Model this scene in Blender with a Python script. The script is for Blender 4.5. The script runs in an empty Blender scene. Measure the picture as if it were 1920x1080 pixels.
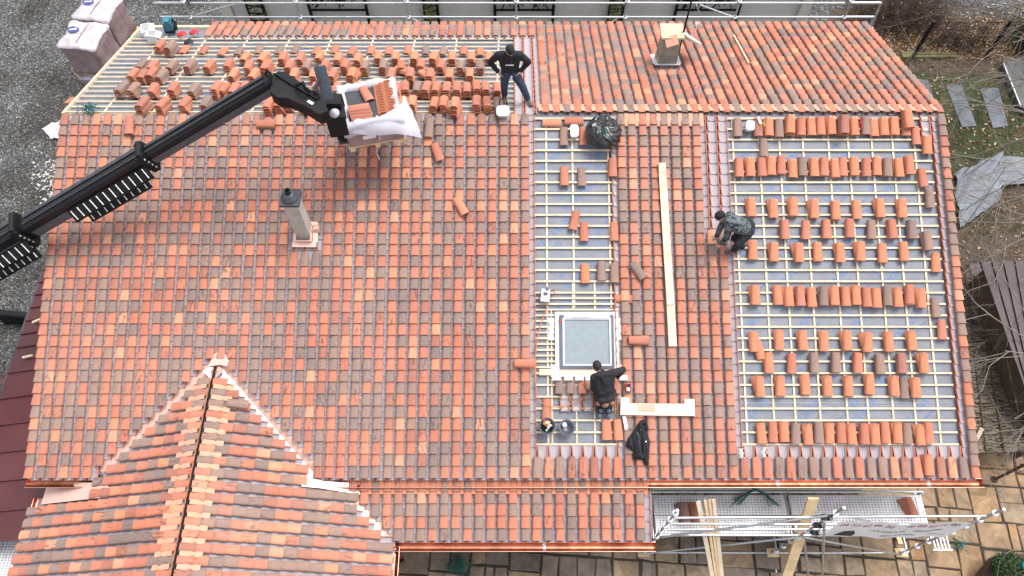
import bpy, bmesh, math, random
import numpy as np
from mathutils import Matrix, Vector, Quaternion

random.seed(11)
RNG = np.random.default_rng(5)
S = bpy.context.scene
COL = S.collection

# ------------------------------------------------------------------ camera
FPX = 1440.0                      # focal length in pixels of a 1920 wide picture
ALPHA = math.atan(804.0 / FPX)    # angle from straight down
CAMZ = 17.6
cam_data = bpy.data.cameras.new('camera')
cam = bpy.data.objects.new('camera', cam_data)
COL.objects.link(cam)
cam.location = (0, 0, CAMZ)
cam.rotation_euler = (ALPHA, 0, 0)
cam_data.sensor_width = 36.0
cam_data.lens = 36.0 * FPX / 1920.0
cam_data.clip_start = 0.1
cam_data.clip_end = 2000
S.camera = cam

# ------------------------------------------------------------------ sky, sun, exposure
SUN_EL, SUN_AZ = math.radians(68), math.radians(55)     # azimuth from +Y towards +X
wd = bpy.data.worlds.new('World'); S.world = wd; wd.use_nodes = True
wn = wd.node_tree.nodes; wl = wd.node_tree.links
bg = wn['Background']
sky = wn.new('ShaderNodeTexSky'); sky.sky_type = 'NISHITA'; sky.sun_disc = False
sky.sun_elevation = SUN_EL; sky.sun_rotation = SUN_AZ
sky.air_density = 1.0; sky.dust_density = 4.0; sky.ozone_density = 1.0
hs = wn.new('ShaderNodeHueSaturation'); hs.inputs['Saturation'].default_value = 0.30
wl.new(sky.outputs[0], hs.inputs['Color']); wl.new(hs.outputs[0], bg.inputs['Color'])
bg.inputs['Strength'].default_value = 0.15
sd = bpy.data.lights.new('sun', 'SUN'); sd.energy = 1.0; sd.angle = math.radians(26)
sd.color = (1.0, 0.96, 0.91)
so = bpy.data.objects.new('sun', sd); COL.objects.link(so)
so.location = (0, 0, 40)
sdir = Vector((math.sin(SUN_AZ) * math.cos(SUN_EL), math.cos(SUN_AZ) * math.cos(SUN_EL), math.sin(SUN_EL)))
so.rotation_euler = sdir.to_track_quat('Z', 'Y').to_euler()
S.view_settings.view_transform = 'Standard'; S.view_settings.look = 'None'
S.view_settings.gamma = 1.0; S.view_settings.exposure = 1.06
S.view_settings.use_curve_mapping = False

# ------------------------------------------------------------------ pixel helpers (survey of the photograph)
SA, CA = math.sin(ALPHA), math.cos(ALPHA)
CAMP = Vector((0, 0, CAMZ))
def ray(u, v):
    a = (u - 960) / FPX; b = (540 - v) / FPX
    return Vector((a, SA + b * CA, -CA + b * SA))
def on(u, v, P, n):
    r = ray(u, v); return CAMP + r * ((P - CAMP).dot(n) / r.dot(n))
def gz(u, v, z=0.0): return on(u, v, Vector((0, 0, z)), Vector((0, 0, 1)))
def gy(u, v, y): return on(u, v, Vector((0, y, 0)), Vector((0, 1, 0)))

# ------------------------------------------------------------------ roof frames (local x along eave, y up the slope, z out)
PH = math.radians(19.8); CP, SP = math.cos(PH), math.sin(PH); TP = math.tan(PH)
RIDGE = Vector((0, 10.873, 5.447))
NL = 7.277; BL = 4.60; ROWS = 32; RP = NL / ROWS; CPW = 0.22
XL, XR = -9.31, 8.95
def frame(o, x, y):
    x = Vector(x); y = Vector(y); z = x.cross(y)
    M = Matrix((x, y, z)).transposed().to_4x4(); M.translation = o
    return M
NEAR = frame(RIDGE, (1, 0, 0), (0, CP, SP))
BACK = frame(RIDGE, (-1, 0, 0), (0, -CP, SP))
APEX = Vector((-5.79, 6.073, 3.715))
WINGL = frame(Vector((APEX.x, 0, APEX.z)), (0, -1, 0), (CP, 0, SP))
WINGR = frame(Vector((APEX.x, 0, APEX.z)), (0, 1, 0), (-CP, 0, SP))
PORCH = frame(Vector((0, 2.98, 2.45)), (1, 0, 0), (0, CP, SP))
def onf(fr, u, v, n=0.0):
    nn = fr.to_3x3() @ Vector((0, 0, 1)); P = fr.translation + nn * n
    return on(u, v, P, nn)
def loc(fr, u, v, n=0.0):
    return fr.inverted() @ onf(fr, u, v, n)

# ------------------------------------------------------------------ materials
MATS = {}
def nodemat(name, rough=0.7, spec=0.4, metal=0.0):
    m = bpy.data.materials.new(name); m.use_nodes = True
    b = m.node_tree.nodes['Principled BSDF']
    b.inputs['Roughness'].default_value = rough
    b.inputs['Specular IOR Level'].default_value = spec
    b.inputs['Metallic'].default_value = metal
    MATS[name] = m
    return m, m.node_tree.nodes, m.node_tree.links, b
def mat(name, col, rough=0.7, var=0.15, scale=8.0, metal=0.0, spec=0.4, bump=0.0, stretch=(1, 1, 1), detail=4.0, col2=None, bscale=None):
    m, N, L, b = nodemat(name, rough, spec, metal)
    tc = N.new('ShaderNodeTexCoord'); mp = N.new('ShaderNodeMapping'); mp.inputs['Scale'].default_value = stretch
    oi = N.new('ShaderNodeObjectInfo')
    nz = N.new('ShaderNodeTexNoise'); nz.noise_dimensions = '4D'; nz.inputs['Scale'].default_value = scale; nz.inputs['Detail'].default_value = detail
    mul = N.new('ShaderNodeMath'); mul.operation = 'MULTIPLY'; mul.inputs[1].default_value = 40
    L.new(oi.outputs['Random'], mul.inputs[0]); L.new(mul.outputs[0], nz.inputs['W'])
    L.new(tc.outputs['Object'], mp.inputs[0]); L.new(mp.outputs[0], nz.inputs['Vector'])
    r = N.new('ShaderNodeValToRGB')
    c1 = [max(0, c * (1 - var)) for c in col]; c2 = [min(1, c * (1 + var)) for c in (col2 or col)]
    r.color_ramp.elements[0].position = 0.3; r.color_ramp.elements[1].position = 0.7
    r.color_ramp.elements[0].color = (*c1, 1); r.color_ramp.elements[1].color = (*c2, 1)
    L.new(nz.outputs[0], r.inputs[0]); L.new(r.outputs[0], b.inputs['Base Color'])
    if bump:
        bp = N.new('ShaderNodeBump'); bp.inputs['Strength'].default_value = bump; bp.inputs['Distance'].default_value = 0.02
        if bscale:
            n2 = N.new('ShaderNodeTexNoise'); n2.inputs['Scale'].default_value = bscale; L.new(mp.outputs[0], n2.inputs['Vector']); L.new(n2.outputs[0], bp.inputs['Height'])
        else:
            L.new(nz.outputs[0], bp.inputs['Height'])
        L.new(bp.outputs[0], b.inputs['Normal'])
    return m
def tile_material():
    m, N, L, b = nodemat('terracotta', 0.78, 0.25)
    at = N.new('ShaderNodeAttribute'); at.attribute_name = 'tone'
    sp = N.new('ShaderNodeSeparateXYZ'); L.new(at.outputs['Vector'], sp.inputs[0])
    ramp = N.new('ShaderNodeValToRGB'); ramp.color_ramp.interpolation = 'CONSTANT'
    cols = [(0.0, (0.225, 0.152, 0.127)), (0.14, (0.188, 0.134, 0.118)), (0.26, (0.250, 0.155, 0.122)), (0.36, (0.315, 0.122, 0.086)), (0.47, (0.40, 0.136, 0.085)),
            (0.60, (0.455, 0.158, 0.094)), (0.74, (0.43, 0.152, 0.100)), (0.86, (0.53, 0.200, 0.112)), (0.95, (0.56, 0.250, 0.148))]
    e = ramp.color_ramp.elements
    e[0].position = 0; e[0].color = (*cols[0][1], 1); e[1].position = cols[1][0]; e[1].color = (*cols[1][1], 1)
    for p, c in cols[2:]:
        x = e.new(p); x.color = (*c, 1)
    L.new(sp.outputs[0], ramp.inputs[0])
    tc = N.new('ShaderNodeTexCoord'); oi = N.new('ShaderNodeObjectInfo')
    w = N.new('ShaderNodeMath'); w.operation = 'MULTIPLY_ADD'; w.inputs[1].default_value = 31.0
    L.new(oi.outputs['Random'], w.inputs[0])
    w2 = N.new('ShaderNodeMath'); w2.operation = 'MULTIPLY'; w2.inputs[1].default_value = 57.0; L.new(sp.outputs[2], w2.inputs[0]); L.new(w2.outputs[0], w.inputs[2])
    mp = N.new('ShaderNodeMapping'); mp.inputs['Scale'].default_value = (34, 4.2, 34); L.new(tc.outputs['Object'], mp.inputs[0])
    n1 = N.new('ShaderNodeTexNoise'); n1.noise_dimensions = '4D'; n1.inputs['Scale'].default_value = 1.0; n1.inputs['Detail'].default_value = 5; n1.inputs['Roughness'].default_value = 0.62
    L.new(mp.outputs[0], n1.inputs['Vector']); L.new(w.outputs[0], n1.inputs['W'])
    # soft longitudinal firing variation
    v = N.new('ShaderNodeMapRange'); v.inputs[1].default_value = 0.25; v.inputs[2].default_value = 0.75; v.inputs[3].default_value = 0.84; v.inputs[4].default_value = 1.16
    L.new(n1.outputs[0], v.inputs[0])
    mx = N.new('ShaderNodeMix'); mx.data_type = 'RGBA'; mx.blend_type = 'MULTIPLY'; mx.inputs[0].default_value = 1
    L.new(ramp.outputs[0], mx.inputs[6]); L.new(v.outputs[0], mx.inputs[7])
    # dark scorch streaks on some tiles
    mp2 = N.new('ShaderNodeMapping'); mp2.inputs['Scale'].default_value = (30, 7.5, 30); L.new(tc.outputs['Object'], mp2.inputs[0])
    n2 = N.new('ShaderNodeTexNoise'); n2.noise_dimensions = '4D'; n2.inputs['Detail'].default_value = 3; n2.inputs['Scale'].default_value = 1.0
    w3 = N.new('ShaderNodeMath'); w3.operation = 'ADD'; w3.inputs[1].default_value = 9.3; L.new(w.outputs[0], w3.inputs[0])
    L.new(mp2.outputs[0], n2.inputs['Vector']); L.new(w3.outputs[0], n2.inputs['W'])
    th = N.new('ShaderNodeMath'); th.operation = 'ADD'; L.new(n2.outputs[0], th.inputs[0]); L.new(sp.outputs[1], th.inputs[1])
    mr = N.new('ShaderNodeMapRange'); mr.inputs[1].default_value = 0.84; mr.inputs[2].default_value = 0.97; mr.inputs[3].default_value = 0; mr.inputs[4].default_value = 0.8
    L.new(th.outputs[0], mr.inputs[0])
    mx2 = N.new('ShaderNodeMix'); mx2.data_type = 'RGBA'; L.new(mr.outputs[0], mx2.inputs[0]); L.new(mx.outputs[2], mx2.inputs[6]); mx2.inputs[7].default_value = (0.075, 0.05, 0.05, 1)
    # slow dusty variation over the slope
    n3 = N.new('ShaderNodeTexNoise'); n3.inputs['Scale'].default_value = 0.45; n3.inputs['Detail'].default_value = 5; L.new(tc.outputs['Object'], n3.inputs['Vector'])
    m3 = N.new('ShaderNodeMapRange'); m3.inputs[1].default_value = .32; m3.inputs[2].default_value = .68; m3.inputs[3].default_value = 0; m3.inputs[4].default_value = .30; L.new(n3.outputs[0], m3.inputs[0])
    mx3 = N.new('ShaderNodeMix'); mx3.data_type = 'RGBA'; L.new(m3.outputs[0], mx3.inputs[0]); L.new(mx2.outputs[2], mx3.inputs[6]); mx3.inputs[7].default_value = (0.42, 0.27, 0.205, 1)
    L.new(mx3.outputs[2], b.inputs['Base Color'])
    bp = N.new('ShaderNodeBump'); bp.inputs['Strength'].default_value = 0.25; bp.inputs['Distance'].default_value = 0.01
    L.new(n1.outputs[0], bp.inputs['Height']); L.new(bp.outputs[0], b.inputs['Normal'])
    return m
tile_material()
mat('clay', (0.50, 0.190, 0.105), 0.85, 0.10, 14)
mat('clay_edge', (0.46, 0.15, 0.075), 0.9, 0.12, 30)
mat('closer_clay', (0.60, 0.310, 0.210), 0.85, 0.09, 9)
mat('channel_clay', (0.345, 0.305, 0.330), 0.8, 0.10, 9, stretch=(4, 1, 4))
mat('underlay', (0.185, 0.196, 0.228), 0.55, 0.12, 1.6, bump=0.8, bscale=6.0)
mat('pine', (0.62, 0.49, 0.33), 0.75, 0.12, 7, stretch=(1, 1, 1), col2=(0.66, 0.56, 0.41))
mat('timber', (0.68, 0.50, 0.29), 0.75, 0.14, 6)
mat('copper', (0.78, 0.42, 0.32), 0.30, 0.08, 5, metal=1.0)
mat('copper_bright', (0.76, 0.51, 0.43), 0.42, 0.06, 3, metal=0.45, bump=0.25, bscale=6)
mat('copper_dark', (0.46, 0.175, 0.105), 0.36, 0.42, 2.5, metal=1.0, stretch=(1, 1, 1))
mat('wall_render', (0.62, 0.58, 0.51), 0.9, 0.05, 3)
mat('concrete', (0.34, 0.32, 0.28), 0.9, 0.18, 9, bump=0.2)
mat('galv', (0.52, 0.54, 0.57), 0.38, 0.14, 12, metal=0.85)
mat('alu_deck', (0.62, 0.62, 0.65), 0.5, 0.10, 10, metal=0.15)
mat('black_paint', (0.007, 0.008, 0.010), 0.30, 0.3, 4, spec=0.30)
mat('black_matt', (0.011, 0.011, 0.012), 0.6, 0.3, 6, spec=0.25)
mat('steel_dark', (0.10, 0.10, 0.11), 0.4, 0.25, 6, metal=0.7)
mat('steel_grey', (0.10, 0.115, 0.14), 0.4, 0.2, 3, metal=0.5)
mat('dark_grey', (0.06, 0.065, 0.075), 0.45, 0.2, 5)
mat('white_plastic', (0.78, 0.78, 0.78), 0.45, 0.05, 5)
mat('red_paint', (0.5, 0.03, 0.03), 0.4, 0.15, 5)
mat('blue_print', (0.10, 0.19, 0.41), 0.6, 0.1, 5)
mat('teal', (0.04, 0.16, 0.22), 0.45, 0.2, 9)
mat('green_string', (0.015, 0.115, 0.095), 0.5, 0.2, 9)

# ------------------------------------------------------------------ mesh builder and objects
W = {}
class MB:
    def __init__(s): s.v = []; s.f = []; s.mi = []; s.sm = []; s.at = []
    def add(s, vs, fs, mi=0, sm=False, at=(0, 0, 0)):
        o = len(s.v); s.v.extend([tuple(p) for p in vs])
        for k, f in enumerate(fs):
            s.f.append([i + o for i in f]); s.mi.append(mi); s.sm.append(sm); s.at.append(at)
        return s
    def box(s, c, sz, R=None, mi=0, at=(0, 0, 0)):
        c = Vector(c); hx, hy, hz = sz[0] / 2, sz[1] / 2, sz[2] / 2
        P = [Vector((x, y, z)) for z in (-hz, hz) for y in (-hy, hy) for x in (-hx, hx)]
        if R is not None: P = [R @ p for p in P]
        return s.add([c + p for p in P], [(0, 2, 3, 1), (4, 5, 7, 6), (0, 1, 5, 4), (2, 6, 7, 3), (0, 4, 6, 2), (1, 3, 7, 5)], mi, False, at)
    def bar(s, p, q, w, h, up=(0, 0, 1), mi=0, at=(0, 0, 0)):
        p = Vector(p); q = Vector(q); d = q - p; L = d.length; d.normalize()
        u = Vector(up); x = d.cross(u)
        if x.length < 1e-4: x = d.cross(Vector((1, 0, 0)))
        x.normalize(); z = x.cross(d)
        return s.box((p + q) / 2, (w, L, h), Matrix((x, d, z)).transposed(), mi, at)
    def rings(s, rs, mi=0, sm=True, caps=True, closed=True, at=(0, 0, 0)):
        n = len(rs[0]); vs = [p for r in rs for p in r]; fs = []
        for i in range(len(rs) - 1):
            for j in range(n if closed else n - 1):
                k = (j + 1) % n; fs.append((i * n + j, i * n + k, (i + 1) * n + k, (i + 1) * n + j))
        s.add(vs, fs, mi, sm, at)
        if caps and closed:
            s.add(rs[0], [tuple(range(n))[::-1]], mi, False, at); s.add(rs[-1], [tuple(range(n))], mi, False, at)
        return s
    def tube(s, pts, r, n=8, mi=0, caps=True, at=(0, 0, 0)):
        pts = [Vector(p) for p in pts]; rr = r if isinstance(r, (list, tuple)) else [r] * len(pts)
        rs = []; px = None
        for i, p in enumerate(pts):
            d = (pts[min(i + 1, len(pts) - 1)] - pts[max(i - 1, 0)]).normalized()
            if px is None:
                px = d.orthogonal().normalized()
            else:
                px = (px - d * px.dot(d))
                px = px.normalized() if px.length > 1e-5 else d.orthogonal().normalized()
            py = d.cross(px)
            rs.append([p + (px * math.cos(2 * math.pi * k / n) + py * math.sin(2 * math.pi * k / n)) * rr[i] for k in range(n)])
        return s.rings(rs, mi, True, caps, True, at)
    def lathe(s, prof, c, n=20, M=None, mi=0, at=(0, 0, 0)):
        c = Vector(c); rs = []
        for r, z in prof:
            ring = [Vector((r * math.cos(2 * math.pi * k / n), r * math.sin(2 * math.pi * k / n), z)) for k in range(n)]
            if M is not None: ring = [M @ p for p in ring]
            rs.append([c + p for p in ring])
        return s.rings(rs, mi, True, True, True, at)
    def prism(s, poly, d, mi=0, at=(0, 0, 0)):
        poly = [Vector(p) for p in poly]; d = Vector(d); n = len(poly)
        vs = poly + [p + d for p in poly]
        fs = [tuple(range(n))[::-1], tuple(range(n, 2 * n))] + [(i, (i + 1) % n, (i + 1) % n + n, i + n) for i in range(n)]
        return s.add(vs, fs, mi, False, at)
    def ell(s, c, r, n=14, m=9, R=None, mi=0, at=(0, 0, 0)):
        c = Vector(c); rs = []
        for i in range(m + 1):
            t = math.pi * (0.02 + 0.96 * i / m)
            ring = [Vector((r[0] * math.sin(t) * math.cos(2 * math.pi * k / n), r[1] * math.sin(t) * math.sin(2 * math.pi * k / n), -r[2] * math.cos(t))) for k in range(n)]
            if R is not None: ring = [R @ p for p in ring]
            rs.append([c + p for p in ring])
        return s.rings(rs, mi, True, True, True, at)
    def mesh(s, name, mats, attr=False):
        me = bpy.data.meshes.new(name); me.from_pydata(s.v, [], s.f)
        for m in (mats if isinstance(mats, (list, tuple)) else [mats]):
            me.materials.append(MATS[m] if isinstance(m, str) else m)
        me.polygons.foreach_set('material_index', s.mi); me.polygons.foreach_set('use_smooth', s.sm)
        if attr:
            a = me.attributes.new('tone', 'FLOAT_VECTOR', 'FACE')
            a.data.foreach_set('vector', np.array(s.at, dtype=np.float32).ravel())
        me.update(); return me
    def build(s, name, mats, parent=None, M=None, attr=False):
        if M is None:
            a = np.array(s.v); c = Vector(((a[:, 0].min() + a[:, 0].max()) / 2, (a[:, 1].min() + a[:, 1].max()) / 2, a[:, 2].min()))
            s.v = [(p[0] - c.x, p[1] - c.y, p[2] - c.z) for p in s.v]; M = Matrix.Translation(c)
        return link(name, s.mesh(name, mats, attr), M, parent)
def link(name, data, M, parent=None):
    o = bpy.data.objects.new(name, data); COL.objects.link(o)
    if parent is not None:
        o.parent = parent; o.matrix_basis = W[parent.name].inverted() @ M
    else: o.matrix_basis = M
    W[o.name] = M.copy(); return o
def tag(o, label=None, cat=None, group=None, kind=None):
    if label: o['label'] = label
    if cat: o['category'] = cat
    if group: o['group'] = group
    if kind: o['kind'] = kind
    return o
def thing(name, label, cat, p, group=None, M=None):
    return tag(link(name, None, M if M is not None else Matrix.Translation(Vector(p))), label, cat, group)
def uniq(rs):
    return rs[random.randrange(len(rs))]
# ================================================================== THE HOUSE
house = thing('house', 'large house being re-roofed with mottled terracotta canal tiles, battens and grey underlay showing', 'house', (0, 10.0, 0))

def tone_rand(pale=0.09, grey=0.37):
    k = random.random()
    if k < grey: t = random.uniform(0, 0.355)
    elif k < 1 - pale: t = random.uniform(0.36, 0.855)
    else: t = random.uniform(0.86, 1.0)
    wear = 0.0
    if random.random() < 0.55: wear = random.uniform(0.12, 0.36)
    return (t, wear, random.random())
def arc(w, h, n=8, e=0.80):
    P = []
    for k in range(n + 1):
        t = math.pi * k / n; c, q = math.cos(t), math.sin(t)
        P.append((-w / 2 * (abs(c) ** e) * (1 if c > 0 else -1), h * (q ** e)))
    return P
def cover(mb, x, y0, y1, z0, z1, w0=0.183, w1=0.146, h0=0.052, h1=0.042, at=None, rot=0.0, mi=0, emi=1, n=8, th=0.014):
    """convex tile: lower end y0, upper end y1; outer shell plus the thickness of its lower edge"""
    A = arc(w0, h0, n, .66); B = arc(w1, h1, n, .66); I = arc(w0 - 2 * th, h0 - th, n, .66)
    cr, sr = math.cos(rot), math.sin(rot)
    def T(px, py, pz): return (x + px * cr - (py - y0) * sr, y0 + px * sr + (py - y0) * cr, pz)
    at = at or tone_rand()
    v0 = [T(a, y0, z0 + b) for a, b in A]; v1 = [T(a, y1, z1 + b) for a, b in B]; vi = [T(a, y0, z0 + b) for a, b in I]
    m = n + 1
    mb.add(v0 + v1, [(k, k + 1, m + k + 1, m + k) for k in range(n)], mi, True, at)
    mb.add(v0 + vi, [(k + 1, k, m + k, m + k + 1) for k in range(n)], emi, False, (0.66, 0, 0))
def channel(mb, x, y0, y1, z0, z1, w0=0.150, w1=0.185, h=0.05, mi=2, emi=1, th=0.014):
    """concave tile, narrow at its lower end"""
    P = [(-0.5, 1.0), (-0.40, 0.30), (-0.16, 0.0), (0.16, 0.0), (0.40, 0.30), (0.5, 1.0)]
    a = [(x + p * w0, y0, z0 + q * h + 0.014) for p, q in P]; b = [(x + p * w1, y1, z1 + q * h) for p, q in P]
    mb.add(a + b, [(k, k + 1, 7 + k, 6 + k) for k in range(5)], mi, False)
    lo = [(px, py, pz - th) for px, py, pz in a]
    mb.add(a + lo, [(k + 1, k, 6 + k, 7 + k) for k in range(5)], mi, False)
    for sgn, k in ((-1, 0), (1, 5)):            # pale cut rims along both long edges
        r0, r1 = a[k], b[k]
        mb.add([r0, r1, (r1[0] + sgn * th, r1[1], r1[2]), (r0[0] + sgn * th, r0[1], r0[2])], [(0, 1, 2, 3)] if sgn > 0 else [(3, 2, 1, 0)], emi, False)
        mb.add([(r0[0] + sgn * th, r0[1], r0[2]), (r1[0] + sgn * th, r1[1], r1[2]), (r1[0] + sgn * th, r1[1], r1[2] - h), (r0[0] + sgn * th, r0[1], r0[2] - h)], [(0, 1, 2, 3)] if sgn > 0 else [(3, 2, 1, 0)], emi, False)
def closer(mb, x, y0, y1, z, w0=0.095, w1=0.075, mi=3):
    """flat pale clay slip bedded between two covers under the ridge"""
    mb.add([(x - w0 / 2, y0, z), (x + w0 / 2, y0, z), (x + w1 / 2, y1, z + 0.01), (x - w1 / 2, y1, z + 0.01),
            (x - w0 / 2, y0, z - 0.02), (x + w0 / 2, y0, z - 0.02)], [(0, 1, 2, 3), (4, 5, 1, 0)], mi, False)
TM = ['terracotta', 'clay_edge', 'channel_clay', 'closer_clay']
ZC = 0.046                                  # height of the covers' springing above the battens
def lay(name, fr, x0, ncol, ytop, nrow, cov, cha, rp=RP, zb=0.03, pale=0.09, grey=0.37, over=0.07):
    mb = MB()
    for i in range(ncol):
        xc = x0 + (i + 0.5) * CPW; jx = random.gauss(0, 0.004)
        for j in range(nrow):
            y0 = ytop - (j + 1) * rp; y1 = y0 + rp + (over(i, j) if callable(over) else over)
            if cov(i, j, xc, y0 + rp / 2):
                r = random.gauss(0, 0.010)
                cover(mb, xc + jx + random.gauss(0, 0.003), y0 + random.gauss(0, 0.003), min(y1, ytop + 0.02), zb + ZC + 0.028 + random.uniform(0, 0.004), zb + ZC - 0.004, rot=r, at=tone_rand(pale, grey))
        for j in range(nrow + 1):
            y0 = ytop - (j + 0.5) * rp; y1 = min(y0 + rp + 0.03, ytop + 0.01)
            y0 = max(y0, ytop - nrow * rp - 0.05)
            if y1 - y0 < 0.04: continue
            if cha(i, j, xc + CPW / 2, y0 + rp / 2):
                channel(mb, xc + CPW / 2, y0, y1, zb + 0.004, zb - 0.002)
    return mb

# ---- main slope facing the camera: which columns carry covers and channels
def cx(u, v=600): return loc(NEAR, u, v).x
def rowy(v, u=960): return loc(NEAR, u, v).y
def col_of(u, v=600): return int(round((cx(u, v) - XL) / CPW))
NCOL = 83
c_a = col_of(1004, 600)         # left field ends
c_b = col_of(1167, 560)         # middle field starts
c_c = col_of(1311, 320)         # the two columns still waiting for covers
c_d = col_of(1366, 600)         # middle field ends
c_e = col_of(1755, 320)         # rake column group on the right
def in_wing(x, y):              # below the two valleys the small wing's roof takes over
    p = NEAR @ Vector((x, y, 0)); d = abs(p.x - APEX.x)
    m = 0.16 if p.x < APEX.x else 0.13
    return d - (APEX.y - p.y) < m and p.y < APEX.y + 0.20
y_start_cov = rowy(852, 1100); y_start_cha = rowy(832, 1100)
y_sk0, y_sk1 = rowy(712, 1080), rowy(764, 1080)
xs0, xs1 = cx(1040, 740), cx(1160, 740)
y430 = rowy(432, 1330)
x_chim, y_chim = loc(NEAR, 574, 455)[:2]
def near_cov(i, j, x, y):
    if in_wing(x, y): return False
    if abs(x - x_chim) < 0.33 and abs(y - y_chim) < 0.24: return False
    if i < c_a: return True
    if i < c_b:
        if j == ROWS - 1: return True
        return y_sk1 + 0.30 < y < y_sk0 and xs0 + .05 < x < xs1
    if i < c_c: return True
    if i < c_d: return y < y430
    if i < NCOL - 1: return j == ROWS - 1
    return True
def near_cha(i, j, x, y):
    if in_wing(x, y): return False
    if i < c_a: return True
    if i < c_b - 1:
        if y < y_start_cha: return True
        return y_sk1 < y < y_sk0 and xs0 < x < xs1
    if i < c_d: return True
    if i == NCOL - 1: return False
    if i == NCOL - 2: return True
    if i == NCOL - 3 and y > rowy(262, 1730): return True
    return y < rowy(838, 1600)
mbn = lay('tiled_slope', NEAR, XL, NCOL, -0.02, ROWS, near_cov, near_cha, over=lambda i, j: .165 if j == ROWS - 1 and (c_a <= i < c_b or c_d <= i < NCOL - 1) else .07)
for i in range(c_b, c_c):
    closer(mbn, XL + (i + 1) * CPW, -0.27, 0.0, 0.03 + 0.090)
mbn.build('tiled_slope', TM, house, NEAR, True)

# ---- slope behind the ridge
def bx(u, v): return loc(BACK, u, v).x
NB = 20; RB = BL / NB
bxs = -XR; b_split = bx(1003, 130); b_open = bx(962, 130); b_band = bx(385, 80)
def back_cov(i, j, x, y):
    if abs(x - bx(1248, 120)) < 0.26 and abs(y - loc(BACK, 1248, 128).y) < 0.30: return False
    if x < b_split: return True
    if x < b_band: return j >= NB - 3 + (1 if random.random() < 0.0 else 0)
    return False
def back_cha(i, j, x, y):
    if x < b_open: return True
    return j >= NB - 3 and x < b_band
mbb = lay('tiled_slope', BACK, bxs, NCOL, 0.02, NB, back_cov, back_cha, rp=RB, grey=0.33)
for i in range(int((b_split - bxs) / CPW)):
    closer(mbb, bxs + (i + 1) * CPW, -0.26, 0.03, 0.03 + 0.095, 0.10, 0.085)
mbb.build('tiled_slope', TM, house, BACK, True)

# ---- wing slopes (ridge runs towards the camera)
WLEN = 3.49 / CP
WROWS = 15; RW = WLEN / WROWS
def wing_cov(fr):
    def f(i, j, x, y):
        p = fr @ Vector((x, y, 0))
        d = abs(p.x - APEX.x)
        ymain = APEX.y - 0.0
        # stay in front of the main slope / porch slope planes
        zm = RIDGE.z - TP * (RIDGE.y - p.y)
        if p.y > 3.80 and d - (APEX.y - p.y) > -.17: return False
        if p.x > APEX.x and p.y > 2.86 and d - ((APEX.z - 2.45) / TP - (p.y - 2.98)) > -.13: return False
        if p.x < APEX.x and p.y > 3.52 and p.x < -7.80: return False
        if p.x > APEX.x and p.y > 3.84 and p.x > -4.0: return False
        return p.y > 1.2
    return f
for fr, x0, nc in ((WINGL, -6.20, 23), (WINGR, 1.14, 23)):
    f = wing_cov(fr)
    mbw = lay('tiled_slope', fr, x0, nc, -0.015, WROWS, f, lambda i, j, x, y: f(i, j, x, y - 0.02), rp=RW, pale=0.15, grey=0.36)
    for i in range(nc):
        xx = x0 + (i + 1) * CPW
        if f(0, 0, xx, -0.2): closer(mbw, xx, -0.40, -0.02, 0.03 + 0.098, 0.10, 0.085)
    mbw.build('tiled_slope', TM, house, fr, True)

# ---- porch slope under the main gutter
xp0, xp1 = -3.6, 2.72
PROW = 6
pn = int((xp1 - xp0) / CPW)
def porch_ok(i, j, x, y):
    p = PORCH @ Vector((x, y, 0)); zw = APEX.z - TP * (p.x - APEX.x)
    return (p.z - zw) / TP > .15
mbp = lay('tiled_slope', PORCH, xp0, pn, PROW * RP - 0.02, PROW, porch_ok, porch_ok, pale=0.06)
ytp = PROW * RP
for i in range(pn):
    xx = xp0 + (i + 1) * CPW
    if porch_ok(0, 0, xx - .1, ytp - 0.5): closer(mbp, xx, ytp - 2 * RP - 0.08, ytp, 0.03 + 0.100, 0.078, 0.088, 4)
mbp.build('tiled_slope', TM + ['clay'], house, PORCH, True)

# ---- roof deck with underlay (one sheet per slope) and its printing
def sheet(fr, pts, name, m, th=0.04):
    mb = MB(); mb.prism([Vector((x, y, -th)) for x, y in pts], (0, 0, th)); return mb.build(name, m, house, fr)
und_near = sheet(NEAR, [(XL + .03, -NL + .02), (XR - .03, -NL + .02), (XR - .03, -.03), (XL + .03, -.03)], 'underlay', 'underlay')
und_back = sheet(BACK, [(-XR + .03, -BL + .02), (-XL - .03, -BL + .02), (-XL - .03, -.03), (-XR + .03, -.03)], 'underlay', 'underlay')
def tri(fr, pts, name): sheet(fr, pts, name, 'underlay')
# wing decks: from valley to gable end
def valley_pts(fr, sgn):
    inv = fr.inverted()
    a = inv @ APEX; g = 1.1
    e = inv @ Vector((APEX.x + sgn * 3.46, 2.98 if sgn > 0 else 3.70, 2.46)); k = inv @ Vector((APEX.x + sgn * 1.9, 4.1, APEX.z - 1.9 * TP))
    c = inv @ Vector((APEX.x + sgn * 3.46, g, 2.46)); d = inv @ Vector((APEX.x, g, APEX.z))
    P = [(a.x, a.y - .03), (k.x, k.y), (e.x, e.y), (c.x, c.y), (d.x, d.y - .03)]
    return P if sgn < 0 else P[::-1]
sheet(WINGL, valley_pts(WINGL, -1), 'underlay', 'underlay'); sheet(WINGR, valley_pts(WINGR, 1), 'underlay', 'underlay')
sheet(PORCH, [(-3.2, .02), (2.70, .02), (2.70, ytp), (-3.2, ytp)], 'underlay', 'underlay')

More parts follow.
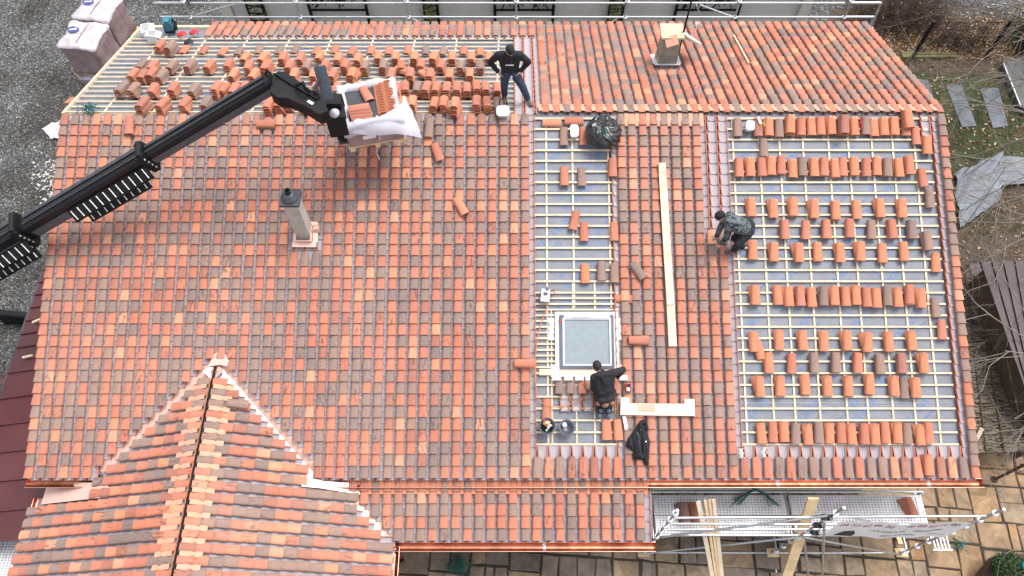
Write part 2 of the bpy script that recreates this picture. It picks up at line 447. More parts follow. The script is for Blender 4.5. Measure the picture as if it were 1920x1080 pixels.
for xa_, xb_ in ((cx(1010), cx(1166)), (cx(1370), XR - .45)):
    for yy_ in (-1.62, -3.05, -4.48, -5.9):
        mb = MB(); n_ = 40; R_ = [[Vector((xa_ + (xb_ - xa_) * k / n_, yy_ + .008 * math.sin(k * 1.3) + .004 * math.sin(k * 3.1) + d, h)) for d, h in ((.03, .001), (0, .006), (-.006, .006), (-.012, .001))] for k in range(n_ + 1)]
        mb.rings(R_, 0, True, False, False); mb.build('lap_seam', 'underlay', und_near, NEAR)
# the roll's blue print, repeated along diagonals of the sheet
_txt = {}
def text_mesh(s, size, ext=0.0):
    k = (s, size, ext)
    if k in _txt: return _txt[k]
    cu = bpy.data.curves.new('lettering', 'FONT'); cu.body = s; cu.size = size; cu.align_x = 'CENTER'; cu.align_y = 'CENTER'; cu.extrude = ext; cu.resolution_u = 2
    o = bpy.data.objects.new('lettering', cu); COL.objects.link(o)
    me = bpy.data.meshes.new_from_object(o.evaluated_get(bpy.context.evaluated_depsgraph_get()))
    bpy.data.objects.remove(o); bpy.data.curves.remove(cu)
    _txt[k] = ([v.co.copy() for v in me.vertices], [tuple(p.vertices) for p in me.polygons])
    return _txt[k]
def put_text(mb, s, size, M, mi=0):
    vs, fs = text_mesh(s, size); mb.add([M @ v for v in vs], fs, mi)
def swirl(mb, M, r=0.085, mi=0):
    for q, (ra, a0, a1) in enumerate(((1, 200, 420), (0.68, 30, 250), (0.36, 210, 400))):
        n = 12; pts = []
        for k in range(n + 1):
            a = math.radians(a0 + (a1 - a0) * k / n); w = 0.10 * math.sin(math.pi * k / n) + 0.02
            pts.append((ra * r - w * r, a)); pts.append((ra * r + w * r, a))
        vs = [M @ Vector((rr * math.cos(a), rr * math.sin(a), 0)) for rr, a in pts]
        mb.add(vs, [(2 * k, 2 * k + 1, 2 * k + 3, 2 * k + 2) for k in range(n)], mi)
def print_area(fr, x0, x1, y0, y1, parent, dx=1.22, dy=0.92):
    mb = MB(); k = 0
    yy = y1
    while yy > y0:
        xx = x0 + (0.35 if k % 2 else 0.0)
        m = 0
        while xx < x1:
            ang = math.radians(44 if (m + k) % 2 == 0 else 224 if k % 3 else 44)
            M = Matrix.Translation((xx, yy, 0.004)) @ Matrix.Rotation(ang, 4, 'Z')
            if x0 < xx - .3 and xx + .3 < x1 and y0 < yy - .3 and yy + .3 < y1:
                put_text(mb, 'EDILIANS', 0.205, M)
                put_text(mb, 'ecovea', 0.10, M @ Matrix.Translation((0.22, -0.20, 0)))
                swirl(mb, M @ Matrix.Translation((-0.12, -0.22, 0)))
            xx += dx; m += 1
        yy -= dy; k += 1
    if mb.v: mb.build('printed_lettering', 'blue_print', parent, fr)
print_area(NEAR, cx(1008), cx(1170), -5.2, -0.1, und_near, 0.85, 0.80)
print_area(NEAR, cx(1366), XR - .3, -6.9, -0.1, und_near, 1.05, 0.86)
print_area(BACK, b_open, -XL, -4.0, -0.1, und_back, 1.5, 1.1)

# ---- battens
def batten(fr, a, b, w=0.036, h=0.028, z=0.016, name='batten', m='pine'):
    mb = MB(); a = Vector((a[0], a[1], z)); b = Vector((b[0], b[1], z))
    mb.bar(a, b, w, h); mb.build(name, m, house, fr)
HB, HZ = 0.026, 0.014
def rows_of(n, rp, y0=0): return [y0 - (k + 0.35) * rp for k in range(n)]
counter_r = [cx(u, 276) for u in (1374, 1423, 1461, 1505, 1553, 1590, 1634, 1673, 1714)]
counter_l = [cx(u, 290) for u in (1024, 1073, 1140)]
ys_n = rows_of(31, RP)
xa0, xa1 = XL + c_a * CPW + .06, XL + c_b * CPW - .02
xb0, xb1 = XL + c_d * CPW + .05, XR - 0.42
ysk_a, ysk_b = rowy(582, 1100), rowy(700, 1100)
xk0, xk1 = cx(1049, 640), cx(1150, 640)
for x in counter_l:
    batten(NEAR, (x, -.05), (x, ysk_a + .05 if xk0 - .1 < x < xk1 + .1 else -6.95), 0.034, 0.022, 0.0125, 'counter_batten')
for x in (cx(1074, 560), cx(1115, 560)): batten(NEAR, (x, rowy(530)), (x, ysk_a), 0.034, 0.022, 0.0125, 'counter_batten')
for x in (cx(1034, 640), cx(1081, 790), cx(1115, 790), cx(1152, 640)): batten(NEAR, (x, ysk_a if x < cx(1050) or x > cx(1140, 640) else ysk_b - .1), (x, -7.0), 0.03, 0.02, 0.0115, 'counter_batten')
for x in counter_r: batten(NEAR, (x, -.05), (x, -7.05), 0.036, 0.022, 0.0125, 'counter_batten')
for y in ys_n[:30]:
    ya = y
    if ysk_b < ya < ysk_a:
        batten(NEAR, (xa0, ya), (xk0 - .06, ya), z=0.038); batten(NEAR, (xk1 + .06, ya), (xa1, ya), z=0.038)
    else: batten(NEAR, (xa0, ya), (xa1, ya), z=0.038)
k = 0
yy = rowy(545)
extra = [y - RP / 2 for y in ys_n if rowy(690) < y < rowy(535)]
for y in extra:
    if y < ysk_a:
        batten(NEAR, (xa0, y), (xk0 - .06, y), 0.03, z=0.038); batten(NEAR, (xk1 + .06, y), (xa1, y), 0.03, z=0.038)
    else: batten(NEAR, (xa0, y), (xa1, y), 0.03, z=0.038)
for y in ys_n[:30]: batten(NEAR, (xb0, y), (XL + (NCOL - 1.6) * CPW, y), z=0.038)
xbl = -XL - 0.05
for k in range(9):
    x = b_open + 0.35 + k * (xbl - b_open - .5) / 8.6
    batten(BACK, (x, -.05), (x, -BL + .6), 0.036, 0.022, 0.0125, 'counter_batten')
for k in range(17):
    y = -(k + .35) * RB
    batten(BACK, (b_open - .02, y), (xbl, y), .030, z=0.038)
mb = MB(); mb.bar(Vector((xbl + .03, 0.0, .03)), Vector((xbl + .03, -BL + .02, .03)), 0.05, 0.075); mb.build('rake_board', 'pine', house, BACK)
mb = MB(); mb.bar(Vector((b_band, -BL + .08, .03)), Vector((xbl, -BL + .08, .03)), 0.12, 0.05); mb.build('eave_board', 'pine', house, BACK)
mb = MB(); mb.bar(Vector((XL + .1, 0, .0)) + RIDGE + Vector((0, 0, -.02)), Vector((XR - .1, 0, 0)) + RIDGE + Vector((0, 0, -.02)), 0.10, 0.06); mb.build('ridge_board', 'timber', house)
# mastic lining at the ridge: grey cloth strip either side
sheet(NEAR, [(XL + .1, -.10), (XR - .4, -.10), (XR - .4, 0.02), (XL + .1, .02)], 'ridge_strip', 'underlay', 0.006).location.z += 0.03
# ---- right-hand rake tiles (flat flanged column along the verge)
mb = MB()
for fr, L, n, sx in ((NEAR, NL, ROWS, 1), (BACK, BL, NB, -1)):
    pass
# ---- walls, fascias
EAVE_Y, EAVE_Z = RIDGE.y - NL * CP, RIDGE.z - NL * SP
BEY, BEZ = RIDGE.y + BL * CP, RIDGE.z - BL * SP
mb = MB()
wy0, wy1, wx0, wx1 = EAVE_Y + 0.50, BEY - 0.40, XL + 0.15, XR - 0.95
poly = [(wx1, wy0, -.05), (wx1, wy1, -.05), (wx1, wy1, BEZ - .02), (wx1, RIDGE.y, RIDGE.z - .10), (wx1, wy0, EAVE_Z + .06)]
mb.prism(poly, (wx0 - wx1, 0, 0))
mb.prism([(APEX.x - 3.2, 1.0, -.05), (APEX.x + 3.2, 1.0, -.05), (APEX.x + 3.2, 1.0, 2.42), (APEX.x, 1.0, APEX.z - .15), (APEX.x - 3.2, 1.0, 2.42)], (0, wy0 - .99, 0))
wall = mb.build('wall', 'wall_render', house)
mb = MB(); mb.prism([(XR - .06, EAVE_Y, EAVE_Z - .18), (XR - .06, RIDGE.y, RIDGE.z - .18), (XR - .06, BEY, BEZ - .18), (XR - .06, BEY, BEZ - .04), (XR - .06, RIDGE.y, RIDGE.z - .04), (XR - .06, EAVE_Y, EAVE_Z - .04)], (-.04, 0, 0))
mb.build('rake_board', 'copper_dark', house)
mb = MB(); mb.prism([(XL + .02, EAVE_Y, EAVE_Z - .18), (XL + .02, RIDGE.y, RIDGE.z - .18), (XL + .02, BEY, BEZ - .18), (XL + .02, BEY, BEZ - .04), (XL + .02, RIDGE.y, RIDGE.z - .04), (XL + .02, EAVE_Y, EAVE_Z - .04)], (.04, 0, 0))
mb.build('rake_board', 'timber', house)
mb = MB(); mb.box((0, EAVE_Y + .05, EAVE_Z - .09), (XR - XL - .3, .03, .16)); mb.build('fascia', 'timber', house)
mb = MB(); mb.box((0.0, EAVE_Y + .29, EAVE_Z - .12), (XR - XL - .6, .42, .03)); mb.build('soffit', 'wall_render', house)
# window sills on the front wall
for u in (1318, 1610):
    p = gy(u, 918, wy0); mb = MB(); zc = 2.25
    mb.box((p.x, wy0 - .07, zc), (0.85, .14, .06)); mb.box((p.x, wy0 - .012, zc + .25), (0.80, .02, .42), None, 1)
    mb.build('window_sill', ['concrete', 'dark_grey'], house)
# ---- gutters (half round copper)
def gutter(p, q, r=0.075, name='gutter', m=('copper_dark', 'copper')):
    p = Vector(p); q = Vector(q); d = (q - p).normalized(); side = d.cross(Vector((0, 0, 1)))
    n = 8; prof = [(r * math.cos(math.pi + math.pi * k / n), r * math.sin(math.pi + math.pi * k / n)) for k in range(n + 1)]
    mb = MB()
    def R(o, sc): return [o + side * (a * sc) + Vector((0, 0, b * sc)) for a, b in prof]
    mb.rings([R(p, 1), R(q, 1)], 0, True, False, False); 
    rs = [R(p, 1.0)[::-1], R(p, 1.0)]
    for sgn in (-1, 1):
        mb.tube([p + side * sgn * r + Vector((0, 0, .004)), q + side * sgn * r + Vector((0, 0, .004))], 0.010, 6, 1)
    mb.add(R(p, 1), [tuple(range(n + 1))], 1); mb.add(R(q, 1), [tuple(range(n + 1))], 1)
    g = mb.build(name, list(m), house)
    L = (q - p).length; k = 1
    for t in [x * 2.9 for x in range(1, int(L / 2.9) + 1)]:
        b = MB(); c = p + d * t; b.rings([R(c - d * .03, 0.98), R(c + d * .03, 0.98)], 0, True, False, False); b.build('gutter_joint', 'galv', g)
    return g
gutter((gz(608, 900, EAVE_Z).x, EAVE_Y - .125, EAVE_Z - .02), (XR + 0.05, EAVE_Y - .125, EAVE_Z - .02), .085)
gutter((XL + .02, EAVE_Y - .125, EAVE_Z - .02), (gz(182, 900, EAVE_Z).x, EAVE_Y - .125, EAVE_Z - .02), .085)
gutter((-2.28, 2.83, 2.40), (2.74, 2.83, 2.40), .085)
gutter((-2.22, 0.9, 2.40), (-2.22, 2.83, 2.40))
gutter((APEX.x - 3.53, 3.75, 2.40), (APEX.x - 3.53, 0.9, 2.40))
# ---- copper valleys: folded strips between the slopes, laid under the stepped tiles
def valley(fr1, fr2, a, b, w=0.30):
    a = Vector(a); b = Vector(b); d = (b - a).normalized(); mb = MB()
    n1 = fr1.to_3x3() @ Vector((0, 0, 1)); n2 = fr2.to_3x3() @ Vector((0, 0, 1))
    s1 = n1.cross(d).normalized(); s2 = n2.cross(d).normalized()
    if s1.dot(n2) < 0: s1 = -s1
    if s2.dot(n1) < 0: s2 = -s2
    up = Vector((0, 0, .022)); P = []
    for k in range(13):
        c = a + (b - a) * (k / 12); P.append([c + up + s1 * w + Vector((0, 0, .012)), c + up, c + up + s2 * w + Vector((0, 0, .012))])
    mb.rings(P, 0, False, False, False)
    mb.build('valley_flashing', 'copper_bright', house)
vl_end = Vector((APEX.x - 2.98, 4.06, 0)); vl_end.z = RIDGE.z - TP * (RIDGE.y - vl_end.y)
valley(NEAR, WINGL, APEX, Vector((APEX.x - 2.03, EAVE_Y + .02, APEX.z - 2.03 * TP)))
valley(NEAR, WINGR, APEX, Vector((APEX.x + 2.03, EAVE_Y + .02, APEX.z - 2.03 * TP)))
xv0 = APEX.x + (APEX.z - (2.45 + TP * (4.3 - 2.98))) / TP
valley(PORCH, WINGR, Vector((xv0, 4.3, 2.45 + TP * 1.32)), Vector((APEX.x + 3.5, 2.96, 2.45)))
# flat copper trays where the valleys run out over the lower roofs
mb = MB(); z = 0.05
q = [onf(WINGL, *p, n=.10) for p in ((90, 905), (192, 905), (214, 918), (200, 932), (77, 946))]
mb.prism(q, (0, 0, .006)); mb.build('valley_tray', 'copper_bright', house)
q = [onf(WINGR, *p, n=.12) for p in ((566, 893), (610, 903), (668, 905), (690, 930), (600, 915), (566, 912))]
mb = MB(); mb.prism(q[::-1], (0, 0, .006)); mb.build('valley_tray', 'copper_bright', house)
# lead/copper saddle at the wing's ridge end
q = [onf(NEAR, *p, n=.12) for p in ((389, 688), (402, 664), (414, 657), (425, 668), (436, 690), (412, 684))]
mb = MB(); mb.prism(q[::-1], (0, 0, .01)); mb.build('saddle_flashing', 'copper_bright', house)
# wing ridge: open joint with scalloped tile ends over a dark batten
mb = MB(); mb.bar((APEX.x, 1.0, APEX.z + .03), (APEX.x, APEX.y - .1, APEX.z + .02), .06, .06); mb.build('ridge_board', 'black_matt', house)
mb = MB()
for k in range(46):
    y = APEX.y - .15 - k * 0.11
    if y < 1.05: break
    mb.tube([(APEX.x - .035, y, APEX.z + .085), (APEX.x - .012, y - .05, APEX.z + .125), (APEX.x - .035, y - .10, APEX.z + .085)], .010, 5)
mb.build('ridge_scallops', 'clay_edge', house)

# ---- skylight
def rect_on(fr, u0, v0, u1, v1):
    a = loc(fr, (u0 + u1) / 2, v0); b = loc(fr, (u0 + u1) / 2, v1); l = loc(fr, u0, (v0 + v1) / 2); r = loc(fr, u1, (v0 + v1) / 2)
    return l.x, r.x, b.y, a.y
X0, X1, Y0, Y1 = rect_on(NEAR, 1049, 592, 1150, 692)
sky_w = thing('skylight', 'square roof window with pale blue pane and grey frame among the battens', 'roof window', (0, 0, 0), M=NEAR @ Matrix.Translation(((X0 + X1) / 2, (Y0 + Y1) / 2, 0)))
def ringbox(mb, x0, x1, y0, y1, t, z0, z1, mi=0):
    h = z1 - z0; zc = (z0 + z1) / 2
    mb.box((x0 + t / 2, (y0 + y1) / 2, zc), (t, y1 - y0, h), None, mi); mb.box((x1 - t / 2, (y0 + y1) / 2, zc), (t, y1 - y0, h), None, mi)
    mb.box(((x0 + x1) / 2, y0 + t / 2, zc), (x1 - x0 - 2 * t, t, h), None, mi); mb.box(((x0 + x1) / 2, y1 - t / 2, zc), (x1 - x0 - 2 * t, t, h), None, mi)
mat('glass_pane', (0.235, 0.275, 0.30), 0.22, 0.06, 9, spec=0.35)
mat('zinc', (0.50, 0.51, 0.54), 0.4, 0.08, 4, metal=0.6)
mat('flash_white', (0.66, 0.64, 0.63), 0.6, 0.05, 5)
mb = MB(); ringbox(mb, X0, X1, Y0, Y1, .055, .02, .115); mb.build('frame', 'steel_grey', sky_w, NEAR)
mb = MB(); ringbox(mb, X0 + .056, X1 - .056, Y0 + .056, Y1 - .056, .035, .03, .128); mb.build('sash', 'zinc', sky_w, NEAR)
mb = MB(); mb.box(((X0 + X1) / 2, (Y0 + Y1) / 2, .085), (X1 - X0 - .185, Y1 - Y0 - .185, .03)); mb.build('pane', 'glass_pane', sky_w, NEAR)
mb = MB(); mb.box(((X0 + X1) / 2, Y1 - .035, .137), (X1 - X0 - .16, .05, .03)); mb.box(((X0 + X1) / 2 - .1, Y1 - .04, .16), (.35, .03, .015)); mb.build('top_bar', 'zinc', sky_w, NEAR)
mb = MB(); mb.box((X0 - .02, Y1 - .12, .117), (.012, .03, .004)); mb.box((X0 + .03, Y1 - .13, .118), (.03, .05, .004)); mb.build('sticker', 'red_paint', sky_w, NEAR)
mb = MB(); ringbox(mb, X0 - .09, X1 + .09, Y0 - .02, Y1 + .07, .085, .053, .075); mb.build('collar', 'flash_white', sky_w, NEAR)
mb = MB()   # crumpled foil apron at the two sides
for sx, xx in ((-1, X0 - .16), (1, X1 + .14)):
    P = [Vector((xx + (0.10 if sx < 0 else -.10), Y1 - .02, .06))]
    prof = []
    for k in range(9): prof.append([(xx - .05 + random.gauss(0, .012), Y1 - .05 - k * .055, .058 + random.uniform(0, .012)), (xx + .05 + random.gauss(0, .006), Y1 - .05 - k * .055, .062)])
    mb = MB(); mb.rings([[Vector(a) for a in p] for p in prof], 0, False, False, False); mb.build('foil_apron', 'zinc', sky_w, NEAR)
X0a, X1a, Y0a, Y1a = rect_on(NEAR, 1032, 683, 1166, 706)
mb = MB(); mb.box(((X0a + X1a) / 2, (Y0a + Y1a) / 2 - .01, .066), (X1a - X0a, Y1a - Y0a, .02)); mb.build('apron', 'copper_bright', sky_w, NEAR)
# row of copper squares and board under the window
for u in (1043, 1065, 1085, 1104, 1167): p = loc(NEAR, u, 709); mb = MB(); mb.box((p.x, p.y, .172), (.165, .10, .012)); mb.build('flashing_tab', 'flash_white', sky_w, NEAR)
mb = MB(); p = loc(NEAR, 1022, 698); mb.box((p.x, p.y, .06), (.24, .12, .025)); mb.build('packing_board', 'pine', sky_w, NEAR)

# ---- chimneys
def chimney(uv, fr, w, d, top_uv, label, pot):
    base = onf(fr, *uv)
    # height from the pixel of the top, straight above the base
    best = min((abs((lambda q: q[1])(project(base + Vector((0, 0, h)))) - top_uv), h) for h in [x * .01 for x in range(20, 300)])[1]
    return base, best
def project(P):
    q = P - CAMP; d = q.y * SA - q.z * CA; up = q.y * CA + q.z * SA
    return (960 + FPX * q.x / d, 540 - FPX * up / d)
mat('chimney_render', (0.44, 0.42, 0.375), 0.9, 0.12, 5, bump=0.15)
base, hgt = chimney((575, 443), NEAR, .4, .4, 374, '', True)
ch = thing('chimney', 'slim rendered chimney with grey metal cap on the main slope', 'chimney', base)
W_, D_ = .27, .28
mb = MB(); mb.box(base + Vector((0, 0, hgt / 2 - .1)), (W_, D_, hgt + .2)); mb.build('stack', 'chimney_render', ch)
top = base + Vector((0, 0, hgt))
mb = MB(); mb.box(top + Vector((0, 0, .03)), (.36, .36, .06)); mb.lathe([(.16, .06), (.155, .12), (.12, .13), (.115, .19), (.06, .20)], top, 20); mb.build('cap', 'dark_grey', ch)
mb = MB(); mb.lathe([(.05, .19), (.05, .30), (.042, .30), (.042, .2)], top, 14); mb.build('flue', 'black_matt', ch)
mb = MB(); Mx = NEAR @ Matrix.Translation(NEAR.inverted() @ base)
for sx, sy, ww, dd in ((0, -.205, .48, .10), (-.20, 0.02, .06, .34), (.215, 0.02, .10, .36), (.08, .22, .34, .10)):
    mb.box((sx, sy, .14), (ww, dd, .012))
for sx, sy, ww, dd in ((0, -.150, .31, .012), (.148, 0, .012, .30), (-.148, 0, .012, .30)): mb.box((sx, sy, .20), (ww, dd, .14))
mb.build('flashing', 'copper_bright', ch, Mx)
base, hgt = chimney((1246, 122), BACK, .4, .4, 72, '', True)
ch2 = thing('chimney', 'weathered square chimney with open top slab behind the ridge, beside the dish', 'chimney', base)
mb = MB(); w0, w1 = .22, .19
mb.rings([[base + Vector((a * w0, b * w0, -.15)) for a, b in ((-1, -1), (1, -1), (1, 1), (-1, 1))], [base + Vector((a * w1, b * w1, hgt)) for a, b in ((-1, -1), (1, -1), (1, 1), (-1, 1))]], 0, False)
mat('old_mortar', (0.27, 0.25, 0.215), 0.95, 0.28, 7, bump=0.4)
mb.build('stack', 'old_mortar', ch2)
top = base + Vector((0, 0, hgt))
for a, b in ((-1, -1), (1, -1), (1, 1), (-1, 1)): mb = MB(); mb.box(top + Vector((a * .16, b * .16, .07)), (.06, .06, .14)); mb.build('pillar', 'old_mortar', ch2)
mat('sandstone', (0.52, 0.43, 0.30), 0.9, 0.15, 9)
mb = MB(); mb.box(top + Vector((0, 0.03, .165)), (.50, .46, .05)); mb.build('cap_slab', 'sandstone', ch2)
mb = MB(); mb.bar(top + Vector((-.16, -.25, .10)), top + Vector((.10, -.22, .18)), .22, .02, (0, -.6, 1)); mb.build('slate_baffle', 'closer_clay', ch2)
mb = MB(); Mx = BACK @ Matrix.Translation(BACK.inverted() @ base)
for sx, sy, ww, dd in ((0, .27, .58, .10), (-.27, 0, .10, .5), (.27, 0, .10, .5)): mb.box((sx, sy, .15), (ww, dd, .012))
mb.box((0, .228, .22), (.48, .012, .14))
mb.build('flashing', 'flash_white', ch2, Mx)
dish = thing('satellite_dish', 'pale round satellite dish fixed beside the old chimney', 'satellite dish', top + Vector((.42, .1, -.1)))
mb = MB(); Rq = Vector((.5, .45, .75)).to_track_quat('Z', 'Y').to_matrix()
mb.lathe([(.02, 0), (.14, .01), (.25, .045), (.33, .085), (.332, .095), (.25, .06), (.14, .022), (.02, .012)], top + Vector((.40, .16, -.18)), 24, Rq)
mb.build('reflector', 'white_plastic', dish)
mb = MB(); c = top + Vector((.40, .16, -.18)); mb.tube([c, c + Rq @ Vector((0, -.2, .25)), c + Rq @ Vector((0, 0, .38))], .012, 6); mb.box(c + Rq @ Vector((0, 0, .38)), (.06, .06, .06)); mb.build('feed_arm', 'galv', dish)
mast = thing('antenna_mast', 'thin rusty antenna mast strapped to the old chimney beside the satellite dish', 'mast', top + Vector((.26, .02, -.5)))
mb = MB(); p = top + Vector((.25, .0, -.45)); mb.tube([p, p + Vector((.0, .0, 2.4))], .022, 8); mb.build('pole', 'black_matt', mast)
mb = MB(); mb.box(top + Vector((.215, 0, -.35)), (.09, .10, .05)); mb.box(top + Vector((.215, 0, -.12)), (.09, .10, .05)); mb.build('bracket', 'black_matt', mast)
# ================================================================== THE GROUND
def gravel_mat():
    m, N, L, b = nodemat('gravel', 0.95, 0.3)
    tc = N.new('ShaderNodeTexCoord')
    v = N.new('ShaderNodeTexVoronoi'); v.inputs['Scale'].default_value = 30; L.new(tc.outputs['Object'], v.inputs['Vector'])
    n = N.new('ShaderNodeTexNoise'); n.inputs['Scale'].default_value = 0.55; n.inputs['Detail'].default_value = 7; L.new(tc.outputs['Object'], n.inputs['Vector'])
    n2 = N.new('ShaderNodeTexNoise'); n2.inputs['Scale'].default_value = 11; n2.inputs['Detail'].default_value = 6; n2.inputs['Roughness'].default_value = .75; L.new(tc.outputs['Object'], n2.inputs['Vector'])
    sp = N.new('ShaderNodeSeparateColor'); L.new(v.outputs['Color'], sp.inputs[0])
    r = N.new('ShaderNodeValToRGB'); e = r.color_ramp.elements
    e[0].position = 0; e[0].color = (.032, .032, .033, 1); e[1].position = 1; e[1].color = (.34, .33, .31, 1)
    for p, c in ((.55, (.072, .072, .072)), (.82, (.12, .12, .118)), (.94, (.20, .195, .185))):
        x = e.new(p); x.color = (*c, 1)
    L.new(sp.outputs[0], r.inputs[0])
    r2 = N.new('ShaderNodeValToRGB'); r2.color_ramp.elements[0].color = (.50, .475, .43, 1); r2.color_ramp.elements[0].position = .35; r2.color_ramp.elements[1].color = (1.25, 1.25, 1.25, 1); r2.color_ramp.elements[1].position = .65
    L.new(n.outputs[0], r2.inputs[0])
    r3 = N.new('ShaderNodeMapRange'); r3.inputs[1].default_value = .3; r3.inputs[2].default_value = .7; r3.inputs[3].default_value = .55; r3.inputs[4].default_value = 1.5; L.new(n2.outputs[0], r3.inputs[0])
    m1 = N.new('ShaderNodeMix'); m1.data_type = 'RGBA'; m1.blend_type = 'MULTIPLY'; m1.inputs[0].default_value = 1; L.new(r.outputs[0], m1.inputs[6]); L.new(r2.outputs[0], m1.inputs[7])
    m2 = N.new('ShaderNodeMix'); m2.data_type = 'RGBA'; m2.blend_type = 'MULTIPLY'; m2.inputs[0].default_value = 1; L.new(m1.outputs[2], m2.inputs[6]); L.new(r3.outputs[0], m2.inputs[7])
    L.new(m2.outputs[2], b.inputs['Base Color'])
    bp = N.new('ShaderNodeBump'); bp.inputs['Strength'].default_value = .7; bp.inputs['Distance'].default_value = .03; L.new(v.outputs['Distance'], bp.inputs['Height']); L.new(bp.outputs[0], b.inputs['Normal'])
gravel_mat()
mb = MB(); mb.add([(-400, -400, 0), (400, -400, 0), (400, 400, 0), (-400, 400, 0)], [(0, 1, 2, 3)])
tag(mb.build('gravel', 'gravel', None, Matrix.Identity(4)), kind='structure')
mat('soil', (0.070, 0.050, 0.036), 0.97, 0.45, 3.5, bump=.6, bscale=22, detail=9)
mat('lawn_earth', (0.040, 0.048, 0.020), 0.97, 0.6, 2.6, bump=.6, bscale=26, detail=9)
def ground_sheet(name, px, z, m):
    mb = MB(); P = [gz(u, v, z) for u, v in px]
    cx_ = sum((p.x for p in P)) / len(P); mb.add(P, [tuple(range(len(P)))])
    o = mb.build(name, m, None, Matrix.Identity(4)); tag(o, kind='structure')
    if o.data.polygons[0].normal.z < 0: o.data.flip_normals()
    return o
ground_sheet('soil', [(1560, 18), (1640, 10), (1780, 30), (1860, 34), (2150, 24), (2300, 620), (1720, 640), (1480, 200)], .004, 'soil')
ground_sheet('lawn', [(1640, 128), (1760, 140), (1850, 140), (1915, 190), (1925, 290), (1870, 330), (1740, 420), (1640, 300)], .008, 'lawn_earth')
# ---- stone paving: random course of sawn and riven slabs
def stone_mat():
    m, N, L, b = nodemat('paving_stone', 0.75, 0.35)
    at = N.new('ShaderNodeAttribute'); at.attribute_name = 'tone'; sp = N.new('ShaderNodeSeparateXYZ'); L.new(at.outputs['Vector'], sp.inputs[0])
    r = N.new('ShaderNodeValToRGB'); e = r.color_ramp.elements; e[0].color = (.165, .132, .108, 1); e[1].color = (.34, .20, .098, 1)
    for p, c in ((.2, (.24, .185, .135)), (.4, (.275, .20, .13)), (.6, (.255, .175, .108)), (.8, (.285, .19, .108))):
        x = e.new(p); x.color = (*c, 1)
    L.new(sp.outputs[0], r.inputs[0])
    tc = N.new('ShaderNodeTexCoord'); n = N.new('ShaderNodeTexNoise'); n.noise_dimensions = '4D'; n.inputs['Scale'].default_value = 3.2; n.inputs['Detail'].default_value = 8; n.inputs['Roughness'].default_value = .62; n.inputs['Distortion'].default_value = .8
    mul = N.new('ShaderNodeMath'); mul.operation = 'MULTIPLY'; mul.inputs[1].default_value = 60; L.new(sp.outputs[2], mul.inputs[0]); L.new(mul.outputs[0], n.inputs['W']); L.new(tc.outputs['Object'], n.inputs['Vector'])
    mr = N.new('ShaderNodeMapRange'); mr.inputs[1].default_value = .3; mr.inputs[2].default_value = .68; mr.inputs[3].default_value = .5; mr.inputs[4].default_value = 1.35; L.new(n.outputs[0], mr.inputs[0])
    mx = N.new('ShaderNodeMix'); mx.data_type = 'RGBA'; mx.blend_type = 'MULTIPLY'; mx.inputs[0].default_value = 1; L.new(r.outputs[0], mx.inputs[6]); L.new(mr.outputs[0], mx.inputs[7]); L.new(mx.outputs[2], b.inputs['Base Color'])
    bp = N.new('ShaderNodeBump'); bp.inputs['Strength'].default_value = .5; bp.inputs['Distance'].default_value = .03; L.new(n.outputs[0], bp.inputs['Height']); L.new(bp.outputs[0], b.inputs['Normal'])
stone_mat()
mat('mortar', (0.045, 0.036, 0.028), 0.95, .3, 9)
def split_rect(x0, y0, x1, y1, out, big=.95):
    w, h = x1 - x0, y1 - y0
    lim = random.uniform(.48, big)
    if w < lim and h < lim: out.append((x0, y0, x1, y1)); return
    if (w > h * random.uniform(.75, 1.35)):
        t = random.uniform(.34, .66); split_rect(x0, y0, x0 + w * t, y1, out, big); split_rect(x0 + w * t, y0, x1, y1, out, big)
    else:
        t = random.uniform(.34, .66); split_rect(x0, y0, x1, y0 + h * t, out, big); split_rect(x0, y0 + h * t, x1, y1, out, big)
st = []
rs_ = random.getstate(); random.seed(4)
for gx in range(6):
    for gy_ in range(4): split_rect(-4 + gx * 3.1 + random.uniform(0, .0), -1.5 + gy_ * 2.2, -4 + (gx + 1) * 3.1, -1.5 + (gy_ + 1) * 2.2, st, 1.02)
mb = MB(); bed = MB(); c0 = Vector((4, 3, 0)); Rr = Matrix.Rotation(math.radians(-4), 3, 'Z')
for x0, y0, x1, y1 in st:
    if y1 > 6.4 and x0 < 9: continue
    g = .020; k = .012
    P = [Vector((x0 + g, y0 + g, 0)), Vector((x1 - g, y0 + g, 0)), Vector((x1 - g, y1 - g, 0)), Vector((x0 + g, y1 - g, 0))]
    P = [p + Vector((random.gauss(0, .014), random.gauss(0, .014), 0)) for p in P]
    z = .030 + random.uniform(-.004, .006); t = .45 + .33 * math.tanh((x0 - 7.5) * .5) + random.gauss(0, .17)
    at = (min(1, max(0, t)), 0, random.random()); c = sum(P, Vector()) / 4
    top = [c0 + Rr @ (c + (p - c) * (1 - .02 / max(.2, (p - c).length)) - c0) + Vector((0, 0, z)) for p in P]; rim = [c0 + Rr @ (p - c0) + Vector((0, 0, z - .012)) for p in P]; low = [Vector((p.x, p.y, .004)) for p in rim]
    mb.add(top + rim + low, [(0, 1, 2, 3)] + [(4 + i, 4 + (i + 1) % 4, (i + 1) % 4, i) for i in range(4)] + [(8 + i, 8 + (i + 1) % 4, 4 + (i + 1) % 4, 4 + i) for i in range(4)], 0, False, at)
random.setstate(rs_)
tag(mb.build('paving', 'paving_stone', None, Matrix.Identity(4), True), kind='structure')
mb = MB(); mb.add([c0 + Rr @ (Vector(p) - c0) + Vector((0, 0, .012)) for p in ((-4, -1.5, 0), (14.6, -1.5, 0), (14.6, 7.3, 0), (-4, 6.6, 0))], [(0, 1, 2, 3)])
